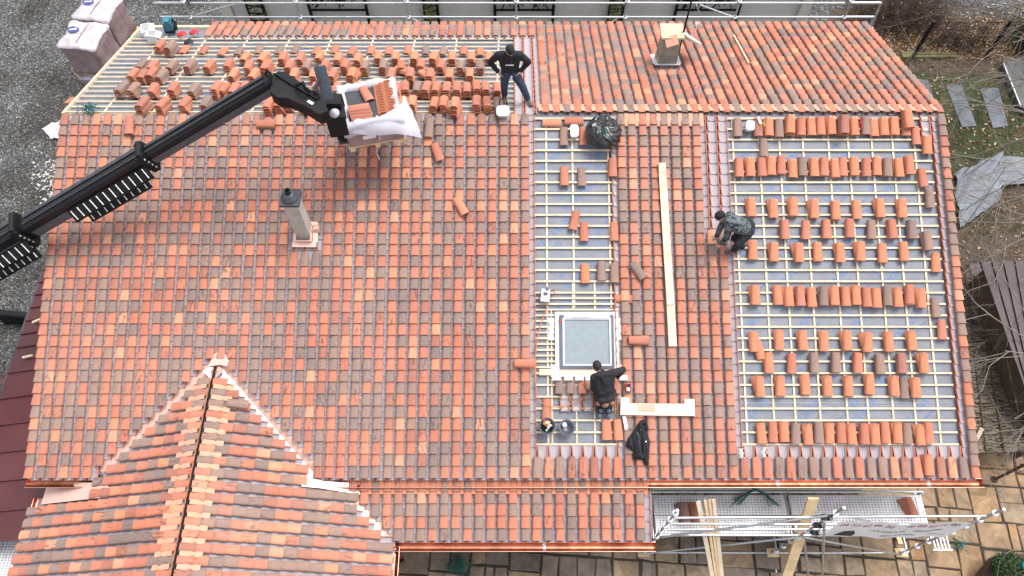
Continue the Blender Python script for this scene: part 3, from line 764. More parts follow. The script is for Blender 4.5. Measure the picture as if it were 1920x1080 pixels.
tag(mb.build('paving_bed', 'mortar', None, Matrix.Identity(4)), kind='structure')
# ================================================================== LOOSE TILES
def solid_tile(mb, M, l=0.39, w0=0.19, w1=0.16, h0=0.068, h1=0.055, th=0.013, at=(0.5, 0, 0), n=8, hooks=False, mi=0, ei=1):
    A = arc(w0, h0, n); B = arc(w1, h1, n); A2 = arc(w0 - 2 * th, h0 - th, n); B2 = arc(w1 - 2 * th, h1 - th, n); m = n + 1
    def T(p, y): return M @ Vector((p[0], y, p[1]))
    o0 = [T(p, -l / 2) for p in A]; o1 = [T(p, l / 2) for p in B]; i0 = [T(p, -l / 2) for p in A2]; i1 = [T(p, l / 2) for p in B2]
    mb.add(o0 + o1, [(k, k + 1, m + k + 1, m + k) for k in range(n)], mi, True, at)
    mb.add(i0 + i1, [(k + 1, k, m + k, m + k + 1) for k in range(n)], ei, True)
    mb.add(o0 + i0, [(k + 1, k, m + k, m + k + 1) for k in range(n)], ei)
    mb.add(o1 + i1, [(k, k + 1, m + k + 1, m + k) for k in range(n)], ei)
    for k in (0, n): mb.add([o0[k], o1[k], i1[k], i0[k]], [(0, 1, 2, 3) if k == 0 else (3, 2, 1, 0)], ei)
    if hooks:
        R = M.to_3x3()
        for x in (-.035, .035):
            mb.box(M @ Vector((x, l / 2 - .022, h1 + .001)), (.011, .046, .010), R, 2)
TONES = {'r': [.50, .55, .64, .68, .78], 'b': [.03, .10, .18, .30], 'd': [.38, .42], 'o': [.88, .90, .8], 'C': [.80, .84], 'g': [.2]}
CNAME = {'r': 'red orange', 'b': 'greyish brown', 'd': 'dark red', 'o': 'pale orange', 'C': 'plain orange', 'g': 'grey'}
TMESH = {}
def tile_mesh(k):
    """a few fired variants of each colour, shared by all copies"""
    if k not in TMESH:
        TMESH[k] = []
        for t in TONES[k]:
            for wr in ((0.0, .22) if k != 'C' else (0.0,)):
                mb = MB(); solid_tile(mb, Matrix.Identity(4), at=(t, wr, random.random()), hooks=(k == 'C'), w1=(0.168 if k == 'C' else .16), w0=(.196 if k == 'C' else .19))
                TMESH[k].append(mb.mesh('clay_tile', ['clay' if k == 'C' else 'terracotta', 'clay_edge', 'copper_dark'], True))
    return random.choice(TMESH[k])
ORD = ['first', 'second', 'third', 'fourth', 'fifth', 'sixth', 'seventh', 'eighth', 'ninth', 'tenth', 'eleventh', 'twelfth', 'thirteenth', 'fourteenth', 'fifteenth', 'sixteenth', 'seventeenth', 'eighteenth', 'nineteenth', 'twentieth', 'twenty-first', 'twenty-second']
N_TILE = 0
REST = []
def put_tile(M, k, label, group):
    global N_TILE
    o = link('clay_tile', tile_mesh(k), M, None); N_TILE += 1
    return tag(o, label, 'tile', group)
SECOND = []
def pile(fr, u, v, L, k, label, group, rot=0.0, fan=0.0, dz=0.022, base=0.053, kb=None, cn=None):
    nt = base + (L - 1) * dz
    p = loc(fr, u, v, nt + .055)
    for q in range(L):
        n = base + q * dz; top = q == L - 1
        a = rot + (fan * (L - 1 - q) if not top else 0) + random.gauss(0, .012)
        off = Vector((random.gauss(0, .004) - abs(fan) * .10 * (L - 1 - q), random.gauss(0, .005), 0))
        M = fr @ Matrix.Translation((p.x + off.x, p.y + off.y, n)) @ Matrix.Rotation(a, 4, 'Z')
        kk = k if (top or kb is None) else kb
        if top: put_tile(M, kk, label, group)
        else: (SECOND if q == L - 2 else REST).append((M, kk, label, group))
# ---- right-hand bay, row by row from the ridge down: (pixel row, [(pixel column, kind)], row name)
RB_ROWS = [
 (236, 'bdCbrrCrCdCbCCCr', [1384, 1422, 1443, 1463, 1482, 1504, 1522, 1541, 1562, 1584, 1605, 1624, 1641, 1660, 1680, 1700], 'ridge row'),
 (312, 'rCrCrCbCrCrCrCbCrCrCr', [1388, 1409, 1429, 1447, 1467, 1488, 1508, 1528, 1547, 1567, 1584, 1605, 1626, 1646, 1666, 1687, 1708], 'long second row'),
 (390, 'CCCCCCCC', [1410, 1450, 1489, 1529, 1570, 1609, 1652, 1693], 'third row'),
 (429, 'rrrrbrb', [1473, 1514, 1553, 1594, 1636, 1675, 1712], 'fourth row'),
 (471, 'CCCCCCCC', [1414, 1453, 1500, 1536, 1577, 1617, 1656, 1698], 'fifth row'),
 (555, 'CCCrCbCrCrCbCrCr', [1417, 1460, 1481, 1503, 1524, 1545, 1567, 1587, 1607, 1628, 1647, 1666, 1685, 1708, 1729], 'long middle row'),
 (639, 'CCCCCCCC', [1416, 1462, 1507, 1548, 1589, 1630, 1669, 1712], 'seventh row'),
 (681, 'CrbbrbdC', [1444, 1485, 1528, 1570, 1610, 1653, 1693, 1735], 'eighth row'),
 (723, 'CCCCCCCCC', [1426, 1465, 1511, 1553, 1594, 1634, 1678, 1720], 'ninth row'),
 (812, 'CrCbCbCrCrCrCbCr', [1429, 1451, 1473, 1494, 1515, 1537, 1557, 1579, 1600, 1622, 1643, 1663, 1684, 1703, 1725, 1744], 'long bottom row'),
]
G_R = 'tile piles waiting on the battens of the right bay'
for v, ks, us, rn in RB_ROWS:
    for i, u in enumerate(us):
        k = ks[i % len(ks)]; L = random.choice((2, 3, 3)) if k != 'C' else random.choice((2, 3, 3, 4))
        fan = random.choice((.075, .09, .06, .11)) if k == 'C' else random.choice((.0, .02, .04))
        nm = f'{CNAME[k]} tile topping {ORD[i]} pile from left, {rn}, right bay'
        pile(NEAR, u + random.gauss(0, .8), v + random.gauss(0, 1.6), L, k, nm, G_R, rot=random.gauss(-.03, .025), fan=fan, dz=.020 if k == 'C' else .028)
# big raised pile in the ridge row
pile(NEAR, 1586, 231, 8, 'd', 'dark red tile on the tallest pile below the ridge, right bay', G_R, rot=-.05, dz=.028)
pile(NEAR, 1484, 232, 5, 'C', 'plain orange tile laid crooked on ridge row pile left of the tallest pile', G_R, rot=-.10, dz=.028)
pile(NEAR, 1706, 221, 6, 'C', 'narrow orange tile standing high at right end of the ridge row', G_R, rot=.04, dz=.028)
VERGE = [(1719, 254, 'r', 1, 'red tile lying beside the open channel tiles under the ridge at right'), (1741, 270, 'C', 3, 'hooked orange tile topping the pile beside the upper right verge'),
 (1732, 332, 'r', 2, 'red tile alone at right end of the second row, near the verge'), (1746, 371, 'b', 2, 'brown tile alone beside the verge above the fourth row'),
 (1742, 451, 'b', 4, 'brown tile topping a pile beside the verge between fourth and fifth rows'), (1757, 492, 'C', 1, 'orange tile alone against the verge below the fifth row'),
 (1756, 576, 'b', 1, 'brown tile alone against the verge below the long middle row'), (1768, 618, 'r', 1, 'red tile alone against the verge beside the seventh row'),
 (1744, 872, 'C', 4, 'orange tile topping a pile on the starter tiles at lower right'), (1433, 276, 'b', 1, 'single brown tile between ridge row and second row of right bay'),
 (1697, 728, 'g', 1, 'grey inverted tile leaning between last two piles of the ninth row')]
for u, v, k, L, nm in VERGE: pile(NEAR, u, v, L, k, nm, 'single tiles along the right verge', rot=random.gauss(0, .05), fan=.05 if L > 2 else 0, dz=.024)
pile(NEAR, 1424, 655, 1, 'C', 'fallen orange tile leaning off the first pile in the seventh row', G_R, rot=.25)
# ---- left bay
G_L = 'tiles scattered on the battens of the left bay'
LBAY = [(1058, 330, 'r', 2, 0, 'red tile topping a slipped pair above the left bay middle'), (1091.5, 331, 'b', 1, .02, 'brown streaked tile right of the slipped pair in left bay'),
 (1149, 313, 'r', 3, -.02, 'red tile topping a pile at upper right edge of left bay'), (1077, 413, 'r', 1, -.22, 'tilted red tile in the middle of left bay'),
 (1095.5, 434, 'r', 1, .02, 'red tile just below the tilted tile in left bay'), (1152, 433, 'r', 1, 0, 'red tile against right edge of left bay, level with camouflage jacket'),
 (1097.5, 511, 'C', 1, 0, 'orange tile, leftmost of three above the skylight'), (1128, 507, 'b', 2, 0, 'brown tile, middle one of three above the skylight'), (1153, 512, 'b', 2, 0, 'brown tile, rightmost of three above the skylight'),
 (1057.5, 255, 'b', 1, 0, 'brown tile left of the white tub near the ridge'), (1094, 254, 'r', 1, 0, 'red tile between white tub and black rubbish bag'),
 (1077, 226, 'r', 1, 1.57, 'red tile lying crosswise above the white tub'), (1034, 229, 'o', 1, 1.57, 'thin red tile lying crosswise at top left of left bay'),
 (1025, 766, 'o', 1, -.08, 'pale orange tile standing above the bucket of offcuts'), (1138.5, 806, 'C', 2, .02, 'orange tile, left one of the pair beside the hanging black jacket'),
 (1159, 806, 'o', 2, .06, 'orange tile, right one of the pair beside the hanging black jacket'), (1172, 560, 'o', 1, 1.52, 'orange tile lying crosswise at right edge above the skylight')]
for u, v, k, L, r, nm in LBAY: pile(NEAR, u, v, L, k, nm, G_L, rot=r)
# ---- lying on finished tiling
G_F = 'stray tiles lying on finished tiling'
ONT = [(498, 230, 'r', 1, 1.57, 'red tile lying crosswise under the boom near the ridge'), (239.5, 234, 'o', 1, .06, 'bright orange tile standing out at the ridge, far left'),
 (783, 229, 'g', 1, .05, 'grey tile right of the plastic wrapped pallet, at the ridge'), (805, 238, 'b', 1, -.05, 'brown tile right of the grey tile at the ridge'),
 (820, 285, 'r', 1, .35, 'tilted broken red tile below the ridge right of the pallet'), (863, 386, 'o', 1, .50, 'pale peach tile lying askew in the left field'),
 (983, 680, 'r', 2, 1.57, 'tile lying crosswise left of the kneeling man'), (1198, 637, 'r', 2, 1.57, 'tile lying crosswise right of the skylight below the long board'),
 (1196, 507, 'g', 1, .62, 'grey backed tile lying askew left of the long board')]
for u, v, k, L, r, nm in ONT: pile(NEAR, u, v, L, k, nm, G_F, rot=r, base=.165)
pile(WINGR, 446, 755, 1, 'b', 'brown tile lying loose on the small wing near its ridge end', G_F, rot=0.0, base=.165)
# ---- slope behind the ridge
G_B = 'tile stacks on the battens behind the ridge'
def r1(l): return [x / 3.84 for x in l]
def r2(l): return [480 + x / 3.84 for x in l]
BROWS = [
 (95, 'b', 1, r1([1330, 1460, 1595, 1720, 1860]) + r2([160, 285, 430, 565, 690, 830, 955, 1090, 1220, 1345, 1490, 1610]), 'rdrbbbbrrrrrrbbrr', 'row of single tiles under the far eave'),
 (106, 'o', 4, r1([1760, 1890]) + r2([60, 185, 325, 455, 590, 730, 870, 1000, 1135, 1275, 1415, 1540, 1670]), 'o', 'first stack row from far eave'),
 (86, 'r', 5, r1([1145, 1215]), 'rb', 'pair of stacks by the far left corner'),
 (121, 'r', 5, r1([1015, 1090, 1225, 1355, 1500, 1640, 1785, 1900]) + r2([80, 230, 360, 490, 640, 775, 910, 1045, 1190, 1330, 1470, 1605]), 'brbbrrrrrrbrrbbrrrbb', 'second stack row from far eave'),
 (137, 'r', 5, r1([955, 1020, 1085, 1155, 1675, 1825]) + r2([265, 405, 545, 690, 970, 1105, 1250, 1390, 1530]), 'rdrboooooCoooCo', 'third stack row from far eave'),
 (163, 'r', 5, r1([865, 950, 1100, 1245, 1390, 1540, 1605, 1680, 1755]) + r2([415, 580, 1010, 1075, 1150, 1225, 1300, 1370, 1445, 1520, 1590, 1655, 1735]), 'bbrrbororororborororor', 'fourth stack row from far eave'),
 (191, 'r', 6, r1([1020, 1165, 1320, 1470, 1620]) + r2([80, 155, 230, 345, 1055, 1125, 1280, 1350, 1435, 1585, 1665, 1750]), 'drrbrrrbroorrorrb', 'stack row nearest the ridge'),
]
for v, _, L, us, ks, rn in BROWS:
    idx = sorted(range(len(us)), key=lambda q: us[q])
    for o_, i in enumerate(idx):
        u = us[i]; k = ks[i % len(ks)]; LL = L if L == 1 else max(3, L + random.choice((-1, 0, 0, 1)))
        nm = f'{CNAME[k]} tile topping {ORD[o_]} stack from left, {rn}' if L > 1 else f'{CNAME[k]} tile, {ORD[o_]} from left in {rn}'
        pile(BACK, u + random.gauss(0, 1), v - 2 + random.gauss(0, 1.2), LL, k, nm, G_B, rot=random.gauss(0, .05), dz=(.046 if k == 'o' else .036) if L > 1 else .02, fan=random.choice((.015, -.03, .05)))
for q, (u, v, r) in enumerate(((755, 128, .9), (612, 138, .5), (668, 135, -.3), (797, 137, .6))):
    pile(BACK, u, v, 2, 'o', ['orange tile tipped over among stacks right of the pallet', 'orange tile tipped over left above the pallet wrap', 'orange tile leaning just above the pallet wrap', 'orange tile leaning beside the tipped one behind the pallet'][q], G_B, rot=r, dz=.03, base=.12)
# row of cover tiles stepped over the open verge at far left
for q, (u, v) in enumerate(((131, 192), (146, 190), (158, 183))):
    M = Matrix.Translation(gz(u, v, 4.75)) @ Matrix.Rotation(.12, 4, 'Z') @ Matrix.Rotation(-.45, 4, 'X')
    put_tile(M, 'rrd'[q], ['red tile, outermost of three overhanging the far left verge', 'red tile, middle of three overhanging the far left verge', 'dark red tile, inner of three overhanging the far left verge'][q], 'tiles overhanging the far left verge')
def finish_tiles():
    """nearest under-tiles stay individuals up to the limit; the rest form one mass"""
    global N_TILE
    SECOND.sort(key=lambda t: (t[0].translation - CAMP).length)
    for M, k, label, g in SECOND:
        if N_TILE < 300:
            l2 = label.replace('tile topping', 'tile second down in').replace(' tile on the tallest pile', ' tile under the top one of the tallest pile')
            if l2 == label: l2 = 'under-tile beneath the ' + label
            w = l2.split()
            put_tile(M, k, ' '.join(w[:16]), g)
        else: REST.append((M, k, label, g))
    mb = MB()
    for M, k, _, _ in REST: solid_tile(mb, M, at=(random.choice(TONES[k]), 0, random.random()), n=6, mi=(2 if k == 'C' else 0))
    if mb.v:
        o = mb.build('stacked_clay_tiles', ['terracotta', 'clay_edge', 'clay'], None, Matrix.Identity(4), True)
        tag(o, 'mass of further terracotta tiles lying beneath the top tiles of the piles', 'tiles', None, 'stuff')
# ================================================================== PEOPLE
mat('skin', (0.52, 0.30, 0.22), 0.6, 0.06, 20)
mat('black_cloth', (0.018, 0.019, 0.023), 0.9, 0.35, 22, bump=0.5, bscale=14)
mat('navy_denim', (0.035, 0.055, 0.095), 0.9, 0.45, 14, bump=0.4, bscale=16)
mat('black_trousers', (0.022, 0.022, 0.026), 0.9, 0.3, 16, bump=0.5, bscale=14)
mat('boot_leather', (0.13, 0.085, 0.06), 0.7, 0.3, 16)
mat('hair_dark', (0.025, 0.017, 0.013), 0.7, 0.3, 60, stretch=(1, 1, 1))
mat('tan_leather', (0.33, 0.20, 0.11), 0.75, 0.2, 16, bump=0.2)
mat('grey_shoe', (0.10, 0.12, 0.15), 0.7, 0.3, 22)
def camo_mat():
    m, N, L, b = nodemat('camouflage', 0.85, 0.2)
    tc = N.new('ShaderNodeTexCoord'); n = N.new('ShaderNodeTexNoise'); n.inputs['Scale'].default_value = 13; n.inputs['Detail'].default_value = 2; n.inputs['Distortion'].default_value = 1.6
    mp = N.new('ShaderNodeMapping'); mp.inputs['Scale'].default_value = (0.6, 1.3, 1); L.new(tc.outputs['Object'], mp.inputs[0])
    L.new(mp.outputs[0], n.inputs['Vector']); r = N.new('ShaderNodeValToRGB'); r.color_ramp.interpolation = 'CONSTANT'
    e = r.color_ramp.elements; e[0].color = (0.022, 0.026, 0.03, 1); e[1].position = 0.43; e[1].color = (0.075, 0.09, 0.095, 1)
    for p, c in ((0.50, (0.17, 0.195, 0.20)), (0.57, (0.05, 0.06, 0.065)), (0.63, (0.12, 0.14, 0.145))):
        x = e.new(p); x.color = (*c, 1)
    L.new(n.outputs[0], r.inputs[0]); L.new(r.outputs[0], b.inputs['Base Color'])
    n2 = N.new('ShaderNodeTexNoise'); n2.inputs['Scale'].default_value = 12; L.new(tc.outputs['Object'], n2.inputs['Vector'])
    bp = N.new('ShaderNodeBump'); bp.inputs['Strength'].default_value = .5; bp.inputs['Distance'].default_value = .02; L.new(n2.outputs[0], bp.inputs['Height']); L.new(bp.outputs[0], b.inputs['Normal'])
camo_mat()
def capsule(mb, p, q, r1, r2, n=12, flat=None):
    p = Vector(p); q = Vector(q); d = q - p; L = d.length
    d = d.normalized() if L > 1e-6 else Vector((0, 0, 1))
    x = d.orthogonal().normalized() if flat is None else (Vector(flat[0]) - d * Vector(flat[0]).dot(d)).normalized()
    y = d.cross(x); k = 1.0 if flat is None else flat[1]
    rs = []
    for a in (-80, -50, -20): 
        a = math.radians(a); rs.append((p + d * r1 * math.sin(a), r1 * math.cos(a)))
    rs.append((p.copy(), r1)); rs.append((q.copy(), r2))
    for a in (20, 50, 80):
        a = math.radians(a); rs.append((q + d * r2 * math.sin(a), r2 * math.cos(a)))
    mb.rings([[c + (x * math.cos(2 * math.pi * j / n) + y * math.sin(2 * math.pi * j / n) * k) * r for j in range(n)] for c, r in rs], 0, True)
def fuse(name, mb, m, parent, voxel=0.014, smooth=3):
    """one continuous surface out of overlapping tapered volumes"""
    me = mb.mesh(name, m); o = bpy.data.objects.new('tmp', me); COL.objects.link(o)
    r = o.modifiers.new('r', 'REMESH'); r.mode = 'VOXEL'; r.voxel_size = voxel
    s = o.modifiers.new('s', 'SMOOTH'); s.iterations = smooth; s.factor = 0.5
    dg = bpy.context.evaluated_depsgraph_get(); dg.update()
    nm = bpy.data.meshes.new_from_object(o.evaluated_get(dg)); bpy.data.objects.remove(o)
    nm.name = name; nm.polygons.foreach_set('use_smooth', [True] * len(nm.polygons))
    nm.materials.clear(); nm.materials.append(MATS[m])
    c = Vector((0, 0, 0))
    for v in nm.vertices: c += v.co
    c /= max(1, len(nm.vertices)); nm.transform(Matrix.Translation(-c))
    return link(name, nm, Matrix.Translation(c), parent)
def hand(mb, w, d, palm, curl=0.4, side=1, s=1.0):
    """palm and five separate bent fingers; d along the hand, palm = palm normal"""
    d = Vector(d).normalized(); n = Vector(palm); n = (n - d * n.dot(d)).normalized(); x = d.cross(n) * side; w = Vector(w)
    capsule(mb, w + d * .015 * s, w + d * .075 * s, .034 * s, .040 * s, 10, (x, .45))
    for k, (o, L) in enumerate(((-.030, .060), (-.010, .075), (.011, .070), (.031, .055))):
        a = w + d * .088 * s + x * o * s; b = a + (d * math.cos(curl * .6) + n * math.sin(curl * .6)) * L * .55 * s; c = b + (d * math.cos(curl * 1.6) + n * math.sin(curl * 1.6)) * L * .5 * s
        capsule(mb, a, b, .0105 * s, .0095 * s, 8); capsule(mb, b, c, .0095 * s, .008 * s, 8)
    a = w + d * .035 * s - x * .030 * s; b = a + (d * .6 - x * .75 + n * .3).normalized() * .045 * s; c = b + (d * .9 - x * .2 + n * .4).normalized() * .035 * s
    capsule(mb, a, b, .013 * s, .011 * s, 8); capsule(mb, b, c, .011 * s, .009 * s, 8)
def head(mb, c, fwd, up, s=1.0):
    """skull, jaw, nose, ears, brow; c = centre of the skull"""
    f = Vector(fwd).normalized(); u = Vector(up); u = (u - f * u.dot(f)).normalized(); r = f.cross(u); c = Vector(c)
    R = Matrix((r, f, u)).transposed()
    mb.ell(c + u * .02 * s, (.076 * s, .096 * s, .100 * s), 16, 12, R)
    mb.ell(c + f * .028 * s - u * .060 * s, (.054 * s, .060 * s, .060 * s), 14, 10, R)
    capsule(mb, c + f * .088 * s + u * .005 * s, c + f * .108 * s - u * .030 * s, .010 * s, .015 * s, 8)
    for q in (-1, 1):
        mb.ell(c + r * q * .080 * s - u * .012 * s, (.011 * s, .020 * s, .032 * s), 10, 8, R)
    capsule(mb, c + f * .078 * s + r * -.045 * s + u * .025 * s, c + f * .078 * s + r * .045 * s + u * .025 * s, .015 * s, .015 * s, 8)
    capsule(mb, c + f * .078 * s - r * .022 * s - u * .063 * s, c + f * .078 * s + r * .022 * s - u * .063 * s, .010 * s, .010 * s, 8)
    return R
def face_bits(c, R, parent, s=1.0):
    for q in (-1, 1):
        mb = MB(); mb.ell(Vector(c) + R @ Vector((q * .032 * s, .090 * s, .006 * s)), (.013 * s, .008 * s, .008 * s), 10, 8, R); mb.build('eye', 'dark_grey', parent)
def limbs(mb, J, names, radii):
    for a, b in zip(range(len(names) - 1), range(1, len(names))): capsule(mb, J[names[a]], J[names[b]], radii[a], radii[b])
def person(name_label, J, col, extra=None, fwd=(0, -1, 0), headfwd=(0, -1, 0), headup=(0, 0, 1), chestn=(0, -1, 0), shoe='boot_leather', jacket='black_cloth', trousers='black_trousers', hat=None, hair=None, beard=False, hoodie=True, curl=.5):
    root = thing('person', name_label, 'person', (J['la'] + J['ra']) / 2 - Vector((0, 0, .09)), 'roofers at work')
    side = (J['rs'] - J['ls']).normalized()
    # --- body: one continuous skin surface from head to feet
    b = MB()
    R = head(b, J['head'], headfwd, headup)
    capsule(b, J['neck'], J['head'] - Vector(headup).normalized() * .05, .056, .052)
    capsule(b, J['chest'], J['pelvis'], .105, .105, 14, (side, .7)); capsule(b, J['ls'], J['rs'], .058, .058); capsule(b, J['neck'], J['chest'], .06, .10)
    for s in 'lr':
        limbs(b, J, [s + 's', s + 'e', s + 'w'], [.05, .041, .029]); limbs(b, J, [s + 'h', s + 'k', s + 'a'], [.085, .058, .042])
        capsule(b, J['pelvis'], J[s + 'h'], .09, .085); capsule(b, J[s + 'a'] - Vector((0, 0, .03)), J[s + 't'] - Vector((0, 0, .0)), .036, .032)
        dd = J[s + 'f'] if s + 'f' in J else (J[s + 'w'] - J[s + 'e'])
        hand(b, J[s + 'w'], dd, J.get('palm' + s, Vector((0, 0, -1))), curl, 1 if s == 'r' else -1)
    fuse('body', b, 'skin', root, .010, 2); face_bits(J['head'], R, root)
    # --- jacket
    j = MB()
    capsule(j, J['chest'], J['pelvis'] + (J['chest'] - J['pelvis']).normalized() * .02, .150, .145, 16, (side, .72)); capsule(j, J['ls'], J['rs'], .080, .080); capsule(j, J['neck'], J['chest'], .078, .150, 14, (side, .8))
    capsule(j, J['ls'] + (J['chest'] - J['ls']) * .25, J['pelvis'] - side * .08, .085, .085); capsule(j, J['rs'] + (J['chest'] - J['rs']) * .25, J['pelvis'] + side * .08, .085, .085)
    for s in 'lr':
        limbs(j, J, [s + 's', s + 'e', s + 'w'], [.078, .064, .047])
        mid = (J[s + 's'] + J[s + 'e']) / 2; capsule(j, mid, mid + (J[s + 'e'] - mid) * .5, .074, .062)
    if hoodie:
        bk = -Vector(chestn).normalized(); capsule(j, J['neck'] + bk * .055 - side * .06, J['neck'] + bk * .055 + side * .06, .060, .060); capsule(j, J['neck'] + bk * .06, J['neck'] + bk * .09 + (J['chest'] - J['neck']) * .8, .06, .035)
    for q in range(9):                   # folds
        t = random.random(); c = J['chest'].lerp(J['pelvis'], t) + Vector((random.uniform(-1, 1), random.uniform(-1, 1), random.uniform(-1, 1))).normalized() * .135
        capsule(j, c - side * .05, c + side * .05 + Vector((0, 0, random.uniform(-.03, .03))), .02, .02)
    fuse('jacket', j, jacket, root, .013, 3)
    # --- trousers
    t = MB()
    capsule(t, J['pelvis'] - side * .06, J['pelvis'] + side * .06, .120, .120)
    for s in 'lr':
        limbs(t, J, [s + 'h', s + 'k', s + 'a'], [.105, .080, .066])
    fuse('trousers', t, trousers, root, .013, 3)
    for s in 'lr':
        b = MB(); a = J[s + 'a']; e = J[s + 't']
        capsule(b, a + Vector((0, 0, .03)), a - Vector((0, 0, .03)), .052, .05); capsule(b, a - Vector((0, 0, .04)), e, .050, .042, 12); fuse('boot', b, shoe, root, .011, 2)
    if hat:
        h = MB(); c = J['head']; h.ell(c + R @ Vector((0, -.006, .042)), (.088, .108, .088), 16, 12, R); o = fuse('beanie', h, hat, root, .011, 1)
    if hair:
        h = MB(); c = J['head']; h.ell(c + R @ Vector((0, -.016, .034)), (.083, .098, .098), 16, 12, R); fuse('hair', h, hair, root, .011, 1)
    if beard:
        h = MB(); c = J['head']; h.ell(c + R @ Vector((0, .046, -.078)), (.050, .052, .042), 12, 9, R); fuse('beard', h, 'hair_dark', root, .009, 1)
    if extra: extra(root, J, R)
    return root
def jz(u, v, h, fr, base): return gz(u, v, base + h)

# 1. man in black standing on the back slope, hands on hips
LF = onf(BACK, 946, 183, .06); RF = onf(BACK, 989, 190, .10)
zf = LF.z
def P(u, v, z): return gz(u, v, z)
H1 = zf + 0.02
J = {'la': LF + Vector((0, 0, .09)), 'ra': RF + Vector((0, 0, .09)), 'lt': LF + Vector((-.03, -.16, .045)), 'rt': RF + Vector((.08, -.15, .045))}
mid = (LF + RF) / 2
pel = Vector((LF.x + .12, mid.y - .02, H1 + .86))
J['pelvis'] = pel; J['lh'] = pel + Vector((-.10, 0, -.05)); J['rh'] = pel + Vector((.10, 0, -.05))
J['lk'] = (J['lh'] + J['la']) / 2 + Vector((-.01, -.06, .02)); J['rk'] = (J['rh'] + J['ra']) / 2 + Vector((.03, -.05, .02))
J['chest'] = pel + Vector((-.02, -.02, .36)); J['neck'] = pel + Vector((-.03, -.05, .56)); J['head'] = pel + Vector((.0, -.13, .70))
J['ls'] = pel + Vector((-.22, -.03, .49)); J['rs'] = pel + Vector((.19, -.03, .49))
J['le'] = pel + Vector((-.40, .03, .24)); J['re'] = pel + Vector((.37, .03, .24))
J['lw'] = pel + Vector((-.25, -.03, .04)); J['rw'] = pel + Vector((.22, -.03, .06)); J['lf'] = Vector((.6, -.5, -.6)); J['rf'] = Vector((-.6, -.5, -.6))
J['palml'] = Vector((1, 0, 0)); J['palmr'] = Vector((-1, 0, 0))
def ex1(root, J, R):
    mb = MB(); M = Matrix.Translation(J['chest'] + Vector((.02, -.137, -.03))) @ Matrix.Rotation(math.radians(78), 4, 'X')
    for k in range(8): mb.add([M @ Vector((-.09 + k * .02, -.012 + (k % 3) * .006, .0)), M @ Vector((-.075 + k * .02, -.012, 0)), M @ Vector((-.075 + k * .022, .014 + (k % 2) * .01, 0)), M @ Vector((-.09 + k * .02, .016, 0))], [(0, 1, 2, 3)], 0)
    mb.build('chest_print', 'white_plastic', root)
    mb = MB(); mb.box(J['pelvis'] + Vector((.03, -.155, .0)), (.03, .03, .05)); mb.box(J['pelvis'] + Vector((.035, -.15, -.07)), (.02, .02, .05)); mb.build('key_clip', 'white_plastic', root)
person('man in black jumper, beanie and jeans standing hands on hips behind the ridge', J, None, ex1, headfwd=(.35, -.75, -.55), headup=(.1, -.5, .85), trousers='navy_denim', hat='black_cloth', beard=True, hoodie=False)

# 2. man in camouflage jacket bent over the unfinished columns
F2 = onf(NEAR, 1374, 477, .09); z0 = F2.z
def Q(u, v, h): return gz(u, v, z0 + h)
J = {'la': F2 + Vector((.02, .06, .09)), 'ra': Q(1392, 462, .10)}
J['lt'] = F2 + Vector((-.15, .0, .05)); J['rt'] = J['ra'] + Vector((-.15, -.05, -.05))
J['pelvis'] = Q(1404, 428, .66); J['lh'] = J['pelvis'] + Vector((-.02, -.09, -.03)); J['rh'] = J['pelvis'] + Vector((.02, .09, -.03))
J['lk'] = Q(1384, 458, .46); J['rk'] = Q(1378, 446, .42)
J['chest'] = Q(1378, 420, .86); J['neck'] = Q(1362, 412, .90); J['head'] = Q(1351, 406, .86)
J['ls'] = Q(1366, 428, .80); J['rs'] = Q(1368, 403, .88)
J['le'] = Q(1362, 446, .50); J['re'] = Q(1352, 424, .58); J['lw'] = Q(1352, 456, .27); J['rw'] = Q(1344, 442, .36)
J['lf'] = Vector((-.35, -.2, -.8)); J['rf'] = Vector((-.3, -.2, -.9)); J['palml'] = Vector((-.3, 0, -1)); J['palmr'] = Vector((-.3, 0, -1))
def ex2(root, J, R):
    mb = MB(); capsule(mb, J['la'] + Vector((-.02, -.05, -.01)), J['la'] + Vector((-.10, -.07, -.04)), .02, .02); mb.build('boot_trim', 'red_paint', root)
person('man in camouflage jacket and black beanie bent over uncovered channel tiles', J, None, ex2, headfwd=(-.75, -.2, -.65), headup=(-.6, .1, .75), chestn=(-.3, 0, -1), jacket='camouflage', hat='black_cloth', shoe='dark_grey', curl=.25)

# 3. man in black hoodie kneeling below the skylight, back to the camera
F3 = onf(NEAR, 1130, 771, .06); z0 = F3.z
J = {'la': Q(1126, 771, .08), 'ra': Q(1141, 771, .08)}
J['lt'] = J['la'] + Vector((-.03, -.10, -.03)); J['rt'] = J['ra'] + Vector((.01, -.10, -.03))
J['pelvis'] = Q(1135, 746, .42); J['lh'] = J['pelvis'] + Vector((-.10, .02, -.03)); J['rh'] = J['pelvis'] + Vector((.10, .02, -.03))
J['lk'] = Q(1120, 735, .18); J['rk'] = Q(1148, 735, .18); J['lk'].z = onf(NEAR, 1120, 740, .1).z + .06; J['rk'].z = J['lk'].z
J['chest'] = Q(1134, 713, .74); J['neck'] = Q(1127, 698, .90); J['head'] = Q(1119, 687, .98)
J['ls'] = Q(1114, 708, .82); J['rs'] = Q(1149, 700, .84)
J['le'] = Q(1113, 729, .56); J['re'] = Q(1168, 693, .74); J['lw'] = Q(1116, 722, .40); J['rw'] = Q(1158, 706, .46)
J['lf'] = Vector((.1, .8, -.4)); J['rf'] = Vector((-.2, .5, -.8)); J['palml'] = Vector((0, .3, -1)); J['palmr'] = Vector((-.5, 0, -1))
